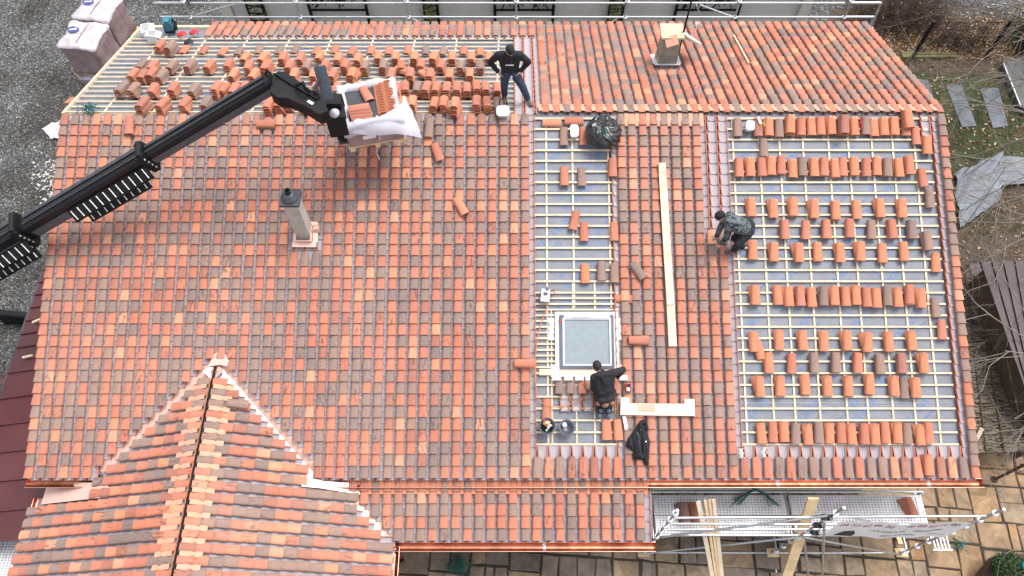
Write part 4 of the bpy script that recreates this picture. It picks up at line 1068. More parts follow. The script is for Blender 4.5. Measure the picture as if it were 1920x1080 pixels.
def ex3(root, J, R):
    mb = MB(); c = J['pelvis'] + (J['chest'] - J['pelvis']) * .04; side = Vector((1, 0, 0)); n = 22; rs = []
    for z, k in ((-.05, 1.02), (.03, 1.04)):
        rs.append([c + Vector((.165 * k * math.cos(2 * math.pi * a / n), .125 * k * math.sin(2 * math.pi * a / n), z)) for a in range(n)])
    mb.rings(rs, 0, True, False)
    mb.build('tool_belt', 'tan_leather', root)
    for dx, w in ((-.13, .10), (.0, .14), (.13, .10)):
        b = MB(); q = c + Vector((dx, -.125 if abs(dx) < .1 else -.09, -.09)); b.ell(q, (w / 2, .045, .085), 12, 8); b.build('tool_pouch', 'tan_leather', root)
person('man in black hoodie with tan tool belt kneeling below the skylight', J, None, ex3, headfwd=(-.30, .75, -.45), headup=(-.1, .55, .8), chestn=(0, 1, -.2), jacket='black_cloth', hair='hair_dark', shoe='grey_shoe')
# ================================================================== SCAFFOLDS
def postz(P, v):
    """height on the vertical through P that shows at picture row v"""
    lo, hi = -.5, 9.0
    for _ in range(50):
        m = (lo + hi) / 2
        if project(Vector((P.x, P.y, m)))[1] > v: lo = m
        else: hi = m
    return (lo + hi) / 2
def rosettes(post, P, z0, z1):
    z = z0
    while z < z1:
        mb = MB(); mb.lathe([(.026, z - .008), (.062, z - .006), (.062, z + .006), (.026, z + .008)], (P.x, P.y, 0), 14); mb.build('rosette', 'rosette_metal', post); z += .5
mat('rosette_metal', (0.70, 0.71, 0.73), 0.4, .1, 20, metal=.5)
def perforated_mat():
    m, N, L, b = nodemat('perforated_alu', .5, .5, .1)
    tc = N.new('ShaderNodeTexCoord'); mp = N.new('ShaderNodeMapping'); mp.inputs['Scale'].default_value = (15, 19, 19); L.new(tc.outputs['Object'], mp.inputs[0])
    v = N.new('ShaderNodeTexVoronoi'); v.inputs['Randomness'].default_value = .12; v.inputs['Scale'].default_value = 1; L.new(mp.outputs[0], v.inputs['Vector'])
    r = N.new('ShaderNodeValToRGB'); r.color_ramp.elements[0].position = .20; r.color_ramp.elements[0].color = (.20, .19, .20, 1); r.color_ramp.elements[1].position = .34; r.color_ramp.elements[1].color = (.70, .69, .72, 1)
    L.new(v.outputs['Distance'], r.inputs[0])
    n = N.new('ShaderNodeTexNoise'); n.inputs['Scale'].default_value = 2.5; n.inputs['Detail'].default_value = 6; L.new(tc.outputs['Object'], n.inputs['Vector'])
    mr = N.new('ShaderNodeMapRange'); mr.inputs[1].default_value = .3; mr.inputs[2].default_value = .7; mr.inputs[3].default_value = .78; mr.inputs[4].default_value = 1.1; L.new(n.outputs[0], mr.inputs[0])
    mx = N.new('ShaderNodeMix'); mx.data_type = 'RGBA'; mx.blend_type = 'MULTIPLY'; mx.inputs[0].default_value = 1; L.new(r.outputs[0], mx.inputs[6]); L.new(mr.outputs[0], mx.inputs[7]); L.new(mx.outputs[2], b.inputs['Base Color'])
    bp = N.new('ShaderNodeBump'); bp.inputs['Strength'].default_value = .6; bp.inputs['Distance'].default_value = .01; L.new(v.outputs['Distance'], bp.inputs['Height']); L.new(bp.outputs[0], b.inputs['Normal'])
perforated_mat()
DZ = 1.45
sc = thing('scaffold', 'galvanised scaffold with two perforated decks and guard rails over the stone paving', 'scaffold', gz(1450, 1000))
yf = gz(1206, 1037).y; yb = gz(1240, 925, DZ).y
fx = [gz(1206, 1037).x, gz(1448, 1038).x, gz(1689, 1040).x]
for i, x in enumerate(fx):
    top = postz(Vector((x, yf, 0)), (957, 952, 955)[i])
    mb = MB(); mb.tube([(x, yf, .12), (x, yf, top)], .026, 10); mb.tube([(x, yf, .05), (x, yf, .13)], .045, 10); p = mb.build('post', 'galv', sc)
    rosettes(p, Vector((x, yf, 0)), .30, top - .05)
    mb = MB(); mb.tube([(x, yb, .08), (x, yb, DZ + (.18 if i < 2 else .10))], .026, 10); p = mb.build('post', 'galv', sc)
    rosettes(p, Vector((x, yb, 0)), .30, DZ + .1)
    mb = MB(); mb.tube([(x, yb, DZ - .03), (x, yf, DZ - .03)], .026, 8); mb.build('transom', 'galv', sc)
    mb = MB(); mb.tube([(x, yb, .3), (x, yf, .3)], .024, 8); mb.build('transom', 'galv', sc)
    mb = MB(); mb.box((x, yf, .045), (.26, .18, .05)); mb.build('sole_board', 'timber', sc)
dw = (yb - yf - .10) / 2
for i in range(2):
    for k in range(2):
        yc = yf + .06 + dw * (k + .5); x0, x1 = fx[i] + .05, fx[i + 1] - .05
        mb = MB(); mb.box(((x0 + x1) / 2, yc, DZ + .01), (x1 - x0, dw - .015, .06)); d_ = mb.build('deck_panel', 'perforated_alu', sc)
        mb = MB()
        for s in (-1, 1): mb.box(((x0 + x1) / 2, yc + s * (dw / 2 - .03), DZ + .044), (x1 - x0, .035, .012)); mb.box(((x0 if s < 0 else x1) - s * .05, yc, DZ + .046), (.09, dw - .12, .012))
        mb.build('rim', 'alu_deck', d_)
def rail(u0, v0, u1, v1, dy=0.0, r=.024, par=sc, name='guard_rail', y=None):
    yy = (yf if y is None else y) + dy; mb = MB(); mb.tube([gy(u0, v0, yy), gy(u1, v1, yy)], r, 8); return mb.build(name, 'galv', par)
rail(1266, 971, 1848, 967.5); rail(1258, 982, 1820, 984, .0); rail(1250, 993, 1560, 992); rail(1242, 1003, 1770, 1004); rail(1208, 1036, 1690, 1037, 0, .024, sc, 'ledger')
mb = MB(); mb.tube([(fx[0], yb, DZ + .12), (fx[2], yb, DZ + .12)], .026, 8); mb.build('guard_rail', 'galv', sc)
for a in ((1240, 1007, 1552, 967, -.06), (1208, 1038, 1492, 1008, -.06), (1508, 1008, 1688, 1040, -.06), (1572, 964, 1632, 979, .05), (1700, 995, 1790, 1002, -.06)): rail(*a, .022, sc, 'brace')
for a, b in (((1546, 978), (1541, 1096)), ((1508, 1014), (1518, 1100)), ((1450, 1042), (1460, 1100)), ((1625, 975), (1622, 978))):
    if a[0] == 1625: continue
    mb = MB(); mb.tube([gy(*a, yf - .05), gz(*b, .03)], .024, 8); mb.build('stay', 'galv', sc)
for u, v in ((1548, 970), (1534, 985), (1528, 998)):
    mb = MB(); c = gy(u, v, yf - .03); mb.box(c, (.16, .10, .09), Matrix.Rotation(.5, 3, 'Y')); mb.box(c + Vector((.06, -.03, .05)), (.06, .06, .10)); mb.build('coupler', 'steel_dark', sc)
mb = MB(); p = gz(1760, 1012, .5)
for k in range(5): mb.box(p + Vector((-.12 + k * .075, 0, .0)), (.03, .42, .03))
mb.box(p + Vector((.03, .21, 0)), (.42, .03, .04)); mb.box(p + Vector((.03, -.21, 0)), (.42, .03, .04)); mb.build('access_grating', 'alu_deck', sc)
# banner hung on the rails
ban = thing('banner', 'creased white roofing banner with red telephone number tied to the scaffold rails', 'banner', gy(1690, 1004, yf - .05))
mat('banner_vinyl', (0.84, 0.84, 0.86), .45, .05, 5, bump=.2, bscale=3)
mat('print_red', (0.40, 0.05, 0.05), .6, .1, 5); mat('print_black', (0.02, 0.02, 0.025), .6, .1, 5)
a = gy(1574, 979, yf - .05); b = gy(1822, 981, yf - .05); zb_ = gy(1690, 1003, yf - .05).z
def bann_y(s): return yf - .05 + .018 * math.sin(s * 9) + .012 * math.sin(s * 23)
mb = MB(); R_ = []
for k in range(41):
    s = k / 40; x = a.x + (b.x - a.x) * s; zt = a.z + (b.z - a.z) * s - .02 * math.sin(s * math.pi); zl = zb_ + .05 * math.sin(s * 5)
    R_.append([Vector((x, bann_y(s), zt)), Vector((x, bann_y(s) - .03, (zt + zl) / 2)), Vector((x - .02, bann_y(s) - .045, zl))])
mb.rings(R_, 0, True, False, False); mb.build('sheet', 'banner_vinyl', ban)
Hh = (a.z + b.z) / 2 - zb_; Lb = b.x - a.x
def ban_text(s, size, xs, fz, m, name, wid, shear=.10):
    vs, fs = text_mesh(s, size); mb = MB(); out = []; wmax = max(v.x for v in vs) - min(v.x for v in vs); kx = wid * Lb / wmax
    for v in vs:
        x = a.x + Lb * xs + v.x * kx + shear * v.y; z = zb_ + Hh * fz + v.y; q = (x - a.x) / Lb
        yb_ = bann_y(q) - .045 * (1 - (z - zb_) / Hh) - .010; out.append(Vector((x, yb_, z)))
    mb.add(out, fs); mb.build(name, m, ban)
ban_text('04 77 62 46 30  -  06 89 52 01 80', Hh * .19, .50, .78, 'print_red', 'phone_lettering', .90)
ban_text('COUVERTURE  -  ZINGUERIE', Hh * .14, .60, .47, 'print_black', 'trade_lettering', .56)
ban_text('RENOVATION', Hh * .13, .58, .22, 'print_black', 'trade_lettering', .26)
mb = MB(); q = [Vector((a.x + Lb * x, bann_y(x) - .05, zb_ + Hh * z)) for x, z in ((.10, .12), (.14, .42), (.20, .50), (.235, .32), (.24, .12))]; mb.prism(q, (0, -.004, 0)); mb.build('roof_emblem', 'print_black', ban)
# leaning timbers
def plank(pu, pz, qu, w, t, label, name='plank', cat='plank', group=None, m='timber', up=(0, -.5, 1), qz=.03):
    mb = MB(); p = gz(*pu, pz); q = gz(*qu, qz); mb.bar(p, q, w, t, up); return tag(mb.build(name, m), label, cat, group)
GP = 'boards leaning over the scaffold rail'
plank((1309, 940), 2.62, (1349, 1150), .085, .03, 'leftmost of the thin boards leaning over the scaffold rail', group=GP, m='pine')
plank((1322, 938), 2.62, (1353, 1150), .055, .04, 'yellowish second board from left leaning over the scaffold rail', group=GP)
plank((1330, 937), 2.64, (1357, 1150), .055, .04, 'yellowish third board from left leaning over the scaffold rail', group=GP)
plank((1338, 936.5), 2.66, (1361, 1150), .075, .04, 'rightmost of the four thin boards leaning over the scaffold rail', group=GP, m='pine')
plank((1525, 934), 2.75, (1462, 1120), .21, .05, 'wide knotty timber leaning over the scaffold middle', group=None)
plank((1688, 1020), .05, (1682, 1000), .10, .05, 'short timber block on paving below the banner', 'timber_block', 'timber')
# tiles on the scaffold deck
def deck_tile(u, v, k, rot, L, label):
    p = gz(u, v, DZ + .05)
    for q in range(L):
        M = Matrix.Translation(p + Vector((random.gauss(0, .006) - .03 * (L - 1 - q), random.gauss(0, .006), q * .026))) @ Matrix.Rotation(rot + .07 * (L - 1 - q), 4, 'Z')
        if q == L - 1: put_tile(M, k, label, 'tiles left on the scaffold deck')
        else: (SECOND if q == L - 2 else REST).append((M, k, label, 'tiles left on the scaffold deck'))
deck_tile(1283, 962, 'b', 0.02, 4, 'brown tile topping the pile at left end of the scaffold deck')
deck_tile(1304, 961, 'd', 0.02, 3, 'dark red tile on scaffold deck beside the brown pile')
deck_tile(1706, 952, 'r', .18, 4, 'red tile topping the crooked pile at right end of the scaffold deck')
deck_tile(1492, 974, 'd', 1.57, 1, 'dark red tile lying under the wide leaning timber on the deck')
# ---- scaffold at the far eave
ys = 15.68
sb = thing('scaffold', 'galvanised scaffold guard rails with braces along the far eave', 'scaffold', Vector((0, ys, 0)))
px_ = [357, 563, 766, 968, 1172, 1378, 1583]
Xs = []
for u in px_:
    p = gy(u, 32, ys); Xs.append(p.x); mb = MB(); mb.tube([(p.x, ys, 0.05), (p.x, ys, 4.75)], .026, 8); q = mb.build('post', 'galv', sb)
    rosettes(q, Vector((p.x, ys, 0)), gy(u, 32, ys).z, 4.8)
for v in (32, 5.5):
    for i in range(6):
        mb = MB(); mb.tube([gy(px_[i], v, ys), gy(px_[i + 1], v + .3, ys)], .027, 8); mb.build('guard_rail', 'galv', sb)
for a_ in ((523, 56, 556, 33), (812, 56, 772, 34), (1120, 56, 1157, 36), (1322, 56, 1306, 9), (1372, 31, 1312, 9), (368, 28, 440, 8)):
    mb = MB(); mb.tube([gy(a_[0], a_[1], ys + .1), gy(a_[2], a_[3], ys + .1)], .022, 8); mb.build('brace', 'galv', sb)
for x, s in ((Xs[0], -1), (Xs[-1], 1)):
    z = gy(960, 32, ys).z; z2 = gy(960, 5.5, ys).z
    for zz in (z, z2):
        mb = MB(); mb.tube([(x, ys, zz), (x + s * .75, ys, zz)], .035, 8); mb.build('end_rail', 'galv', sb)
        mb = MB(); mb.tube([(x + s * .75, ys, zz), (x + s * .80, ys - .05, zz - .75)], .03, 8); mb.lathe([(.02, -.01), (.06, -.01), (.06, .01), (.02, .01)], (x + s * .80, ys - .05, zz - .75), 12); mb.build('end_rail', 'galv', sb)
# ---- scaffold platform at far left, under the wing eave
sl = thing('scaffold', 'white perforated scaffold platform at lower left beside the wing gutter', 'scaffold', gz(10, 1040))
mb = MB(); zl = 1.30
q = [gz(u, v, zl) for u, v in ((-30, 978), (54, 972), (24, 1088), (-60, 1092))]
mb.prism(q, (0, 0, -.06)); mb.build('deck_panel', 'perforated_alu', sl)
def lerp_q(s, t): return q[0].lerp(q[1], s).lerp(q[3].lerp(q[2], s), t)
mb = MB()
for s in (0.02, .5, .98): mb.bar(lerp_q(s, 0) + Vector((0, 0, .012)), lerp_q(s, 1) + Vector((0, 0, .012)), .06, .02)
mb.build('rim', 'alu_deck', sl)
mb = MB(); mb.bar(gz(58, 970, zl + .02), gz(28, 1090, zl + .02), .05, .05); mb.bar(gz(-30, 973, zl + .02), gz(58, 969, zl + .02), .05, .05); mb.build('frame_bar', 'steel_dark', sl)
p = gz(55, 971, zl); mb = MB(); mb.tube([(p.x, p.y, .05), (p.x, p.y, zl + .15)], .026, 8); mb.build('post', 'galv', sl)
plank((-20, 966), 1.55, (66, 961), .12, .03, 'pale board lying at the foot of the red metal roof', qz=1.55, m='flash_white', up=(0, 0, 1))
# ================================================================== NEIGHBOURING WALL AND SCREENS
yw = 18.9
xl, xr = gy(441, 28, yw).x, gy(1492, 28, yw).x
nb_ = thing('garden_wall', 'long wall clad in pale grey horizontal boards behind the far eave', 'wall', Vector((0, yw, 0)))
mat('pale_cladding', (0.54, 0.53, 0.505), .75, .06, 2)
mb = MB(); z = 0.0; P = []
while z < 3.0: P += [(yw - .022, z), (yw, z + .112)]; z += .115
mb.rings([[Vector((xl, y, zz)) for y, zz in P], [Vector((xr, y, zz)) for y, zz in P]], 0, False, False, False)
mb.box(((xl + xr) / 2, yw + .12, 1.5), (xr - xl, .2, 3.0)); mb.build('cladding', 'pale_cladding', nb_)
mb = MB(); mb.box((xr + .16, yw + .1, .9), (.30, .5, 1.8)); mb.build('end_pier', 'wall_render', nb_); mb = MB(); mb.box((xl - .16, yw + .1, .9), (.28, .5, 1.8)); mb.build('end_pier', 'wall_render', nb_)
def screen(u0, u1, label, zlow=1.32):
    a = gy(u0, 25, yw - .12).x; b = gy(u1, 25, yw - .12).x
    s = thing('decorative_screen', label, 'screen', Vector(((a + b) / 2, yw - .12, 0)), 'black metal screens on the pale wall')
    for x in (a, b): mb = MB(); mb.box((x, yw - .12, 1.3), (.085, .05, 2.6)); mb.build('leg', 'black_paint', s)
    mb = MB(); mb.box(((a + b) / 2, yw - .12, zlow), (b - a, .05, .05))
    for k in range(34):
        x = random.uniform(a, b); x2 = min(b, max(a, x + random.uniform(-.7, .7))); mb.bar((x, yw - .12, zlow + random.uniform(.0, .5)), (x2, yw - .12, zlow + random.uniform(.6, 1.2)), .03, .03, (0, 1, 0))
    mb.build('lattice', 'black_paint', s)
screen(583, 689, 'black lattice screen behind the far eave above the pallet'); screen(928, 1037, 'black lattice screen behind the standing man'); screen(1266, 1383, 'black lattice screen behind the old chimney')
mat('ivy_leaf', (0.17, 0.17, 0.035), .6, .5, 14)
for u, w, lab in ((806, .36, 'yellow green climbing plant on black post behind the far eave, left one'), (1153, .36, 'yellow green climbing plant on black post near the old chimney'), (478, .42, 'sparse climbing plant on black lattice column at left end of the pale wall')):
    x = gy(u, 25, yw - .2).x; t = thing('climbing_plant', lab, 'climbing plant', Vector((x, yw - .2, 0)), 'climbing plants on the pale wall')
    mb = MB(); 
    for k in range(900):
        c = Vector((x + random.gauss(0, w * .33), yw - .16 + random.gauss(0, .07), random.uniform(.0, 2.4))); R = Matrix.Rotation(random.uniform(0, 6.3), 3, 'Z') @ Matrix.Rotation(random.uniform(.2, 1.6), 3, 'X'); s = random.uniform(.02, .045)
        if u == 478 and random.random() < .6: continue
        mb.add([c + R @ Vector(p) * s for p in ((-.5, 0, 0), (0, -1, 0), (.5, 0, .1), (0, 1, 0))], [(0, 1, 2, 3)])
    mb.build('leaves', 'ivy_leaf', t)
    mb = MB(); mb.box((x + w * .65, yw - .12, 1.25), (.09, .05, 2.5)); mb.box((x - w * .5, yw - .12, 1.25), (.05, .05, 2.5))
    for k in range(16): mb.bar((x - w * .5, yw - .12, k * .15), (x + w * .65, yw - .12, k * .15 + random.uniform(-.1, .2)), .03, .03, (0, 1, 0))
    mb.build('lattice_post', 'black_paint', t)
# ================================================================== TELEHANDLER
th = thing('telehandler', 'black telescopic handler boom reaching over the roof with a pallet on its forks', 'telehandler', gz(-260, 610, 0))
B = lambda u, v, z: gz(u, v, z)
b0, b1 = B(-260, 613, 3.4), B(515, 152, 7.55)
dB = (b1 - b0).normalized()
def at_u(u):
    lo, hi = 0., 1.
    for _ in range(40):
        m = (lo + hi) / 2
        if project(b0.lerp(b1, m))[0] < u: lo = m
        else: hi = m
    return b0.lerp(b1, lo)
sideB = dB.cross(Vector((0, 0, 1))).normalized(); upB = sideB.cross(dB)
def beam(p, q, w, h, name, m, ch=.25):
    P = [(-w / 2, -h / 2 * .75), (-w / 2 * .7, -h / 2), (w / 2 * .7, -h / 2), (w / 2, -h / 2 * .75), (w / 2, h / 2 * .75), (w / 2 * .75, h / 2), (-w / 2 * .75, h / 2), (-w / 2, h / 2 * .75)]
    mb = MB(); mb.rings([[c + sideB * a + upB * b for a, b in P] for c in (p, q)], 0, False); return mb.build(name, m, th)
o3 = beam(b0 - dB * 2, at_u(52), .46, .52, 'boom_outer_section', 'black_paint')
o2 = beam(at_u(40), at_u(284), .36, .42, 'boom_middle_section', 'black_paint')
o1 = beam(at_u(270), b1, .28, .33, 'boom_inner_section', 'black_paint')
for o, ua, ub, w, h in ((o3, -250, 50, .46, .52), (o2, 62, 282, .36, .42), (o1, 285, 505, .28, .33)):
    mb = MB(); p, q_ = at_u(ua), at_u(ub); off = sideB * (w / 2 + .012) - upB * (h * .12)
    mb.bar(p + off, q_ + off, h * .36, .02, sideB); mb.build('sky_tinted_plate', 'steel_grey', o)  # grey-blue colour stands in for sky mirrored in the boom's lower side
    mb = MB(); off = upB * (h / 2 + .012) - sideB * w * .2; mb.bar(p + off, q_ + off, w * .22, .02, upB); off = upB * (h / 2 + .02) + sideB * w * .30; mb.tube([p + off, q_ + off], .014, 6); mb.build('hydraulic_line', 'steel_dark', o)
for u, w, h in ((48, .54, .60), (278, .43, .49)):
    c = at_u(u); mb = MB(); mb.bar(c - dB * .09, c + dB * .05, w * .94, h * .94, upB); mb.tube([c + upB * h * .48 - sideB * w * .4, c + upB * h * .48 + sideB * w * .4], .05, 10); mb.build('boom_collar', 'black_matt', th)
    mb = MB()
    for k in range(4): mb.lathe([(.018, 0), (.018, .02)], c + sideB * (w / 2) + upB * (k * .09 - .13) + dB * .05, 8)
    mb.build('bolts', 'galv', th)
def cable_chain(ua, ub, off1, width, sd=.2, lean_=0.0):
    mb = MB(); rg = MB(); p, q = at_u(ua), at_u(ub); n = int((q - p).length / .155)
    c = sideB * sd - upB * off1
    e = (upB + sideB * lean_).normalized() * width
    mb.bar(p + c, q + c, .03, .05, upB); mb.bar(p + c + e, q + c + e, .03, .05, upB); mb.bar(p + c + e * .5, q + c + e * .5, width * .9, .02, e.cross(dB))
    for k in range(n): s = p.lerp(q, (k + .5) / n) + c + (sideB + upB) * .022; rg.bar(s + e * .04, s + e * .96, .013, .016, sideB)
    o = mb.build('cable_chain', 'black_matt', th); rg.build('chain_rungs', 'white_plastic', o)
cable_chain(128, 272, .17, .22, .33, -.7); cable_chain(142, 254, .36, .16, .32, -.8); cable_chain(-60, 46, .20, .23, .39, -.7); cable_chain(-60, 42, .41, .18, .38, -.8)
# goose-neck head
def slab(px, z, t, name, m, dz=0):
    mb = MB(); P = [gz(u, v, z) for u, v in px]; 
    mb.prism(P, (0, 0, -t)); o = mb.build(name, m, th); return o
slab([(506, 172), (513, 138), (524, 133), (535, 140), (570, 162), (606, 186), (614, 208), (598, 214), (572, 198), (540, 184), (520, 182)], 7.62, .26, 'boom_head', 'black_matt')
slab([(513, 137), (533, 134), (560, 152), (600, 180), (594, 186), (560, 166), (536, 152)], 7.66, .05, 'head_plate', 'black_paint')
p0, p1 = gz(601, 124, 7.70), gz(624, 206, 7.05)
mb = MB(); mb.bar(p0, p1, .16, .10, (0, -.4, 1)); mb.bar(p0 + Vector((-.09, 0, 0)), p1 + Vector((-.09, 0, -.05)), .05, .22, (0, -.4, 1)); mb.build('carriage_mast', 'steel_grey', th)
mb = MB(); a_, b_ = gz(590, 165, 7.75), gz(606, 198, 7.3); mb.tube([a_, b_], .06, 12); mb.tube([gz(600, 150, 7.85), a_], .035, 10); mb.build('tilt_cylinder', 'steel_dark', th)
mb = MB(); mb.tube([gz(556, 160, 7.7), gz(568, 155, 7.95), gz(572, 166, 7.8), gz(580, 172, 7.7)], .03, 8); mb.tube([gz(498, 140, 7.7), gz(500, 131, 7.9), gz(508, 138, 7.8)], .02, 8); mb.build('hydraulic_hose', 'black_matt', th)
mb = MB(); c = gz(630, 212, 7.0); mb.box(c + Vector((-.02, 0, -.15)), (.34, .42, .50), Matrix.Rotation(.2, 3, 'Z')); mb.box(gz(622, 196, 7.1), (.40, .24, .3)); mb.box(gz(638, 238, 6.3), (.16, .2, .5)); mb.build('carriage_block', 'black_matt', th)
mb = MB(); mb.lathe([(.01, .0), (.09, .0), (.09, .04), (.06, .05), (.01, .05)], gz(628, 213, 7.12), 18, Matrix.Rotation(.5, 3, 'X')); mb.build('pivot_pin', 'galv', th)
mb = MB(); mb.box(gz(582, 192, 7.63), (.12, .05, .012), Matrix.Rotation(-.6, 3, 'Z')); mb.build('decal', 'white_plastic', th)
# pallet on the forks
PZ = 6.05; AR = math.radians(13)
pc = gz(703, 240, PZ); MP = Matrix.Translation(pc) @ Matrix.Rotation(AR, 4, 'Z')
for s in (-1, 1):
    mb = MB(); mb.box((-.10, s * .25, .06), (1.25, .10, .05)); mb.build('fork', 'steel_dark', th, MP)
mat('film', (0.62, 0.60, 0.66), .28, .08, 3, bump=.5, bscale=9)
mat('film_milky', (0.50, 0.45, 0.49), .3, .3, 4, bump=.4, bscale=8)
MATS['film'].node_tree.nodes['Principled BSDF'].inputs['Alpha'].default_value = .78
mat('film_brown', (0.30, 0.215, 0.215), .25, .2, 4, bump=.3, bscale=8)
mat('felt', (0.045, 0.05, 0.055), .7, .25, 6, bump=.3)
pal = thing('tile_pallet', 'opened pallet of roof tiles in torn white film held on the forks', 'pallet', pc, M=MP)
PH_ = .62
mb = MB()
for k in range(5): mb.box((0, -.44 + k * .22, .115), (1.10, .12, .022))
for k in (-1, 0, 1): mb.box((k * .48, 0, .055), (.10, 1.0, .09))
mb.build('pallet_base', 'timber', pal, MP)
mb = MB(); mb.box((0, 0, .13 + PH_ / 2 - .04), (1.04, .98, PH_ - .10)); mb.build('tile_pack', 'film_brown', pal, MP)
mb = MB()
for cxx in (.22, .40):
    for k in range(20):
        y = .42 - k * .040; Mx = Matrix.Translation((cxx, y, PH_ + .045)) @ Matrix.Rotation(math.radians(-74), 4, 'X'); solid_tile(mb, Mx @ Matrix.Translation((0, -.0, 0)), l=.16, w0=.18, w1=.165, h0=.055, h1=.05, n=6, mi=0, ei=0)
mb.build('upright_tiles', 'clay', pal, MP)
mb = MB()
for k in range(3): solid_tile(mb, Matrix.Translation((.02 + k * .17, -.40, PH_ + .0)) @ Matrix.Rotation(1.57 * 0, 4, 'Z'), l=.22, n=6, ei=0)
mb.build('lying_tiles', 'clay', pal, MP)
mb = MB()
for x0, x1, y0, y1, z in ((-.46, -.02, -.36, .42, 0), (-.02, .12, -.46, .42, .035)):
    n = 6; R_ = []
    for i in range(n + 1):
        R_.append([Vector((x0 + (x1 - x0) * j / n, y0 + (y1 - y0) * i / n, PH_ + .055 + z + random.uniform(-.008, .008))) for j in range(n + 1)])
    mb.rings(R_, 0, True, False, False); mb.rings([[p + Vector((0, 0, -.012)) for p in r] for r in R_], 0, True, False, False)
mb.build('felt_sheet', 'felt', pal, MP)
mb = MB(); n = 56; R_ = []
hx, hy = .56, .53
def per(t):
    a = t * 2 * math.pi; c, s = math.cos(a), math.sin(a); k = 1 / max(abs(c), abs(s)) ; e = .82 + .18 * min(1, k * .75)
    return c * k * e, s * k * e
rnd = [random.uniform(-1, 1) for _ in range(n)]
for i in range(n + 1):
    x, y = per((i % n) / n); r = rnd[i % n]
    R_.append([Vector((x * (hx + .015 * r), y * (hy + .015 * r), .44 + .05 * r)), Vector((x * (hx + .02), y * (hy + .02), PH_ + .04 + .03 * r)), Vector((x * (hx - .03), y * (hy - .03), PH_ + .15 + .05 * r)), Vector((x * (hx - .12 - .03 * r), y * (hy - .12 - .03 * r), PH_ + .10 + .04 * r)), Vector((x * (hx - .14), y * (hy - .14), PH_ + .055))])
mb.rings(R_, 0, True, False, False); mb.build('torn_film', 'film', pal, MP)
mb = MB(); R_ = []
Dp = [((-.35, -.50, PH_ + .10), (-.40, -.56, PH_ - .05)), ((-.1, -.46, PH_ + .16), (-.15, -.60, PH_ - .12)), ((.15, -.44, PH_ + .15), (.12, -.66, PH_ - .10)), ((.40, -.36, PH_ + .16), (.40, -.68, PH_ - .14)), ((.60, -.20, PH_ + .12), (.70, -.70, PH_ - .22)), ((.66, .05, PH_ + .05), (.86, -.72, PH_ - .30))]
for a_, b_ in Dp:
    a_ = Vector(a_); b_ = Vector(b_); R_.append([a_.lerp(b_, t) + Vector((random.gauss(0, .012), random.gauss(0, .012), .05 * math.sin(t * 3.1) + random.gauss(0, .018))) for t in [k / 7 for k in range(8)]])
mb.rings(R_, 0, True, False, False); mb.build('film_flap', 'film', pal, MP)
mb = MB(); mb.box((-.12, -.552, .40), (.24, .006, .09)); mb.build('paper_label', 'white_plastic', pal, MP)
mb = MB(); mb.tube([MP @ Vector((-.02, -.30, PH_ + .07)), MP @ Vector((.10, -.62, PH_ - .1)), gz(706, 286, 5.6), gz(712, 300, 5.4)], .008, 5); mb.tube([MP @ Vector((.45, -.1, PH_ + .1)), gz(757, 228, 6.3), gz(765, 262, 5.7)], .006, 5); mb.build('strap', 'white_plastic', pal)
put_tile(MP @ Matrix.Translation((-.02, .20, PH_ + .09)) @ Matrix.Rotation(.25, 4, 'Z'), 'o', 'pale orange tile lying upright on the opened pallet', 'tiles lying on the pallet')
for q in range(4):
    M = MP @ Matrix.Translation((-.20 + .01 * q, -.20 - .045 * q, PH_ + .19 - .035 * q)) @ Matrix.Rotation(1.50, 4, 'Z')
    put_tile(M, 'r', ['uppermost', 'second', 'third', 'lowest'][q] + ' of four tiles lying crosswise on the opened pallet', 'tiles lying on the pallet')
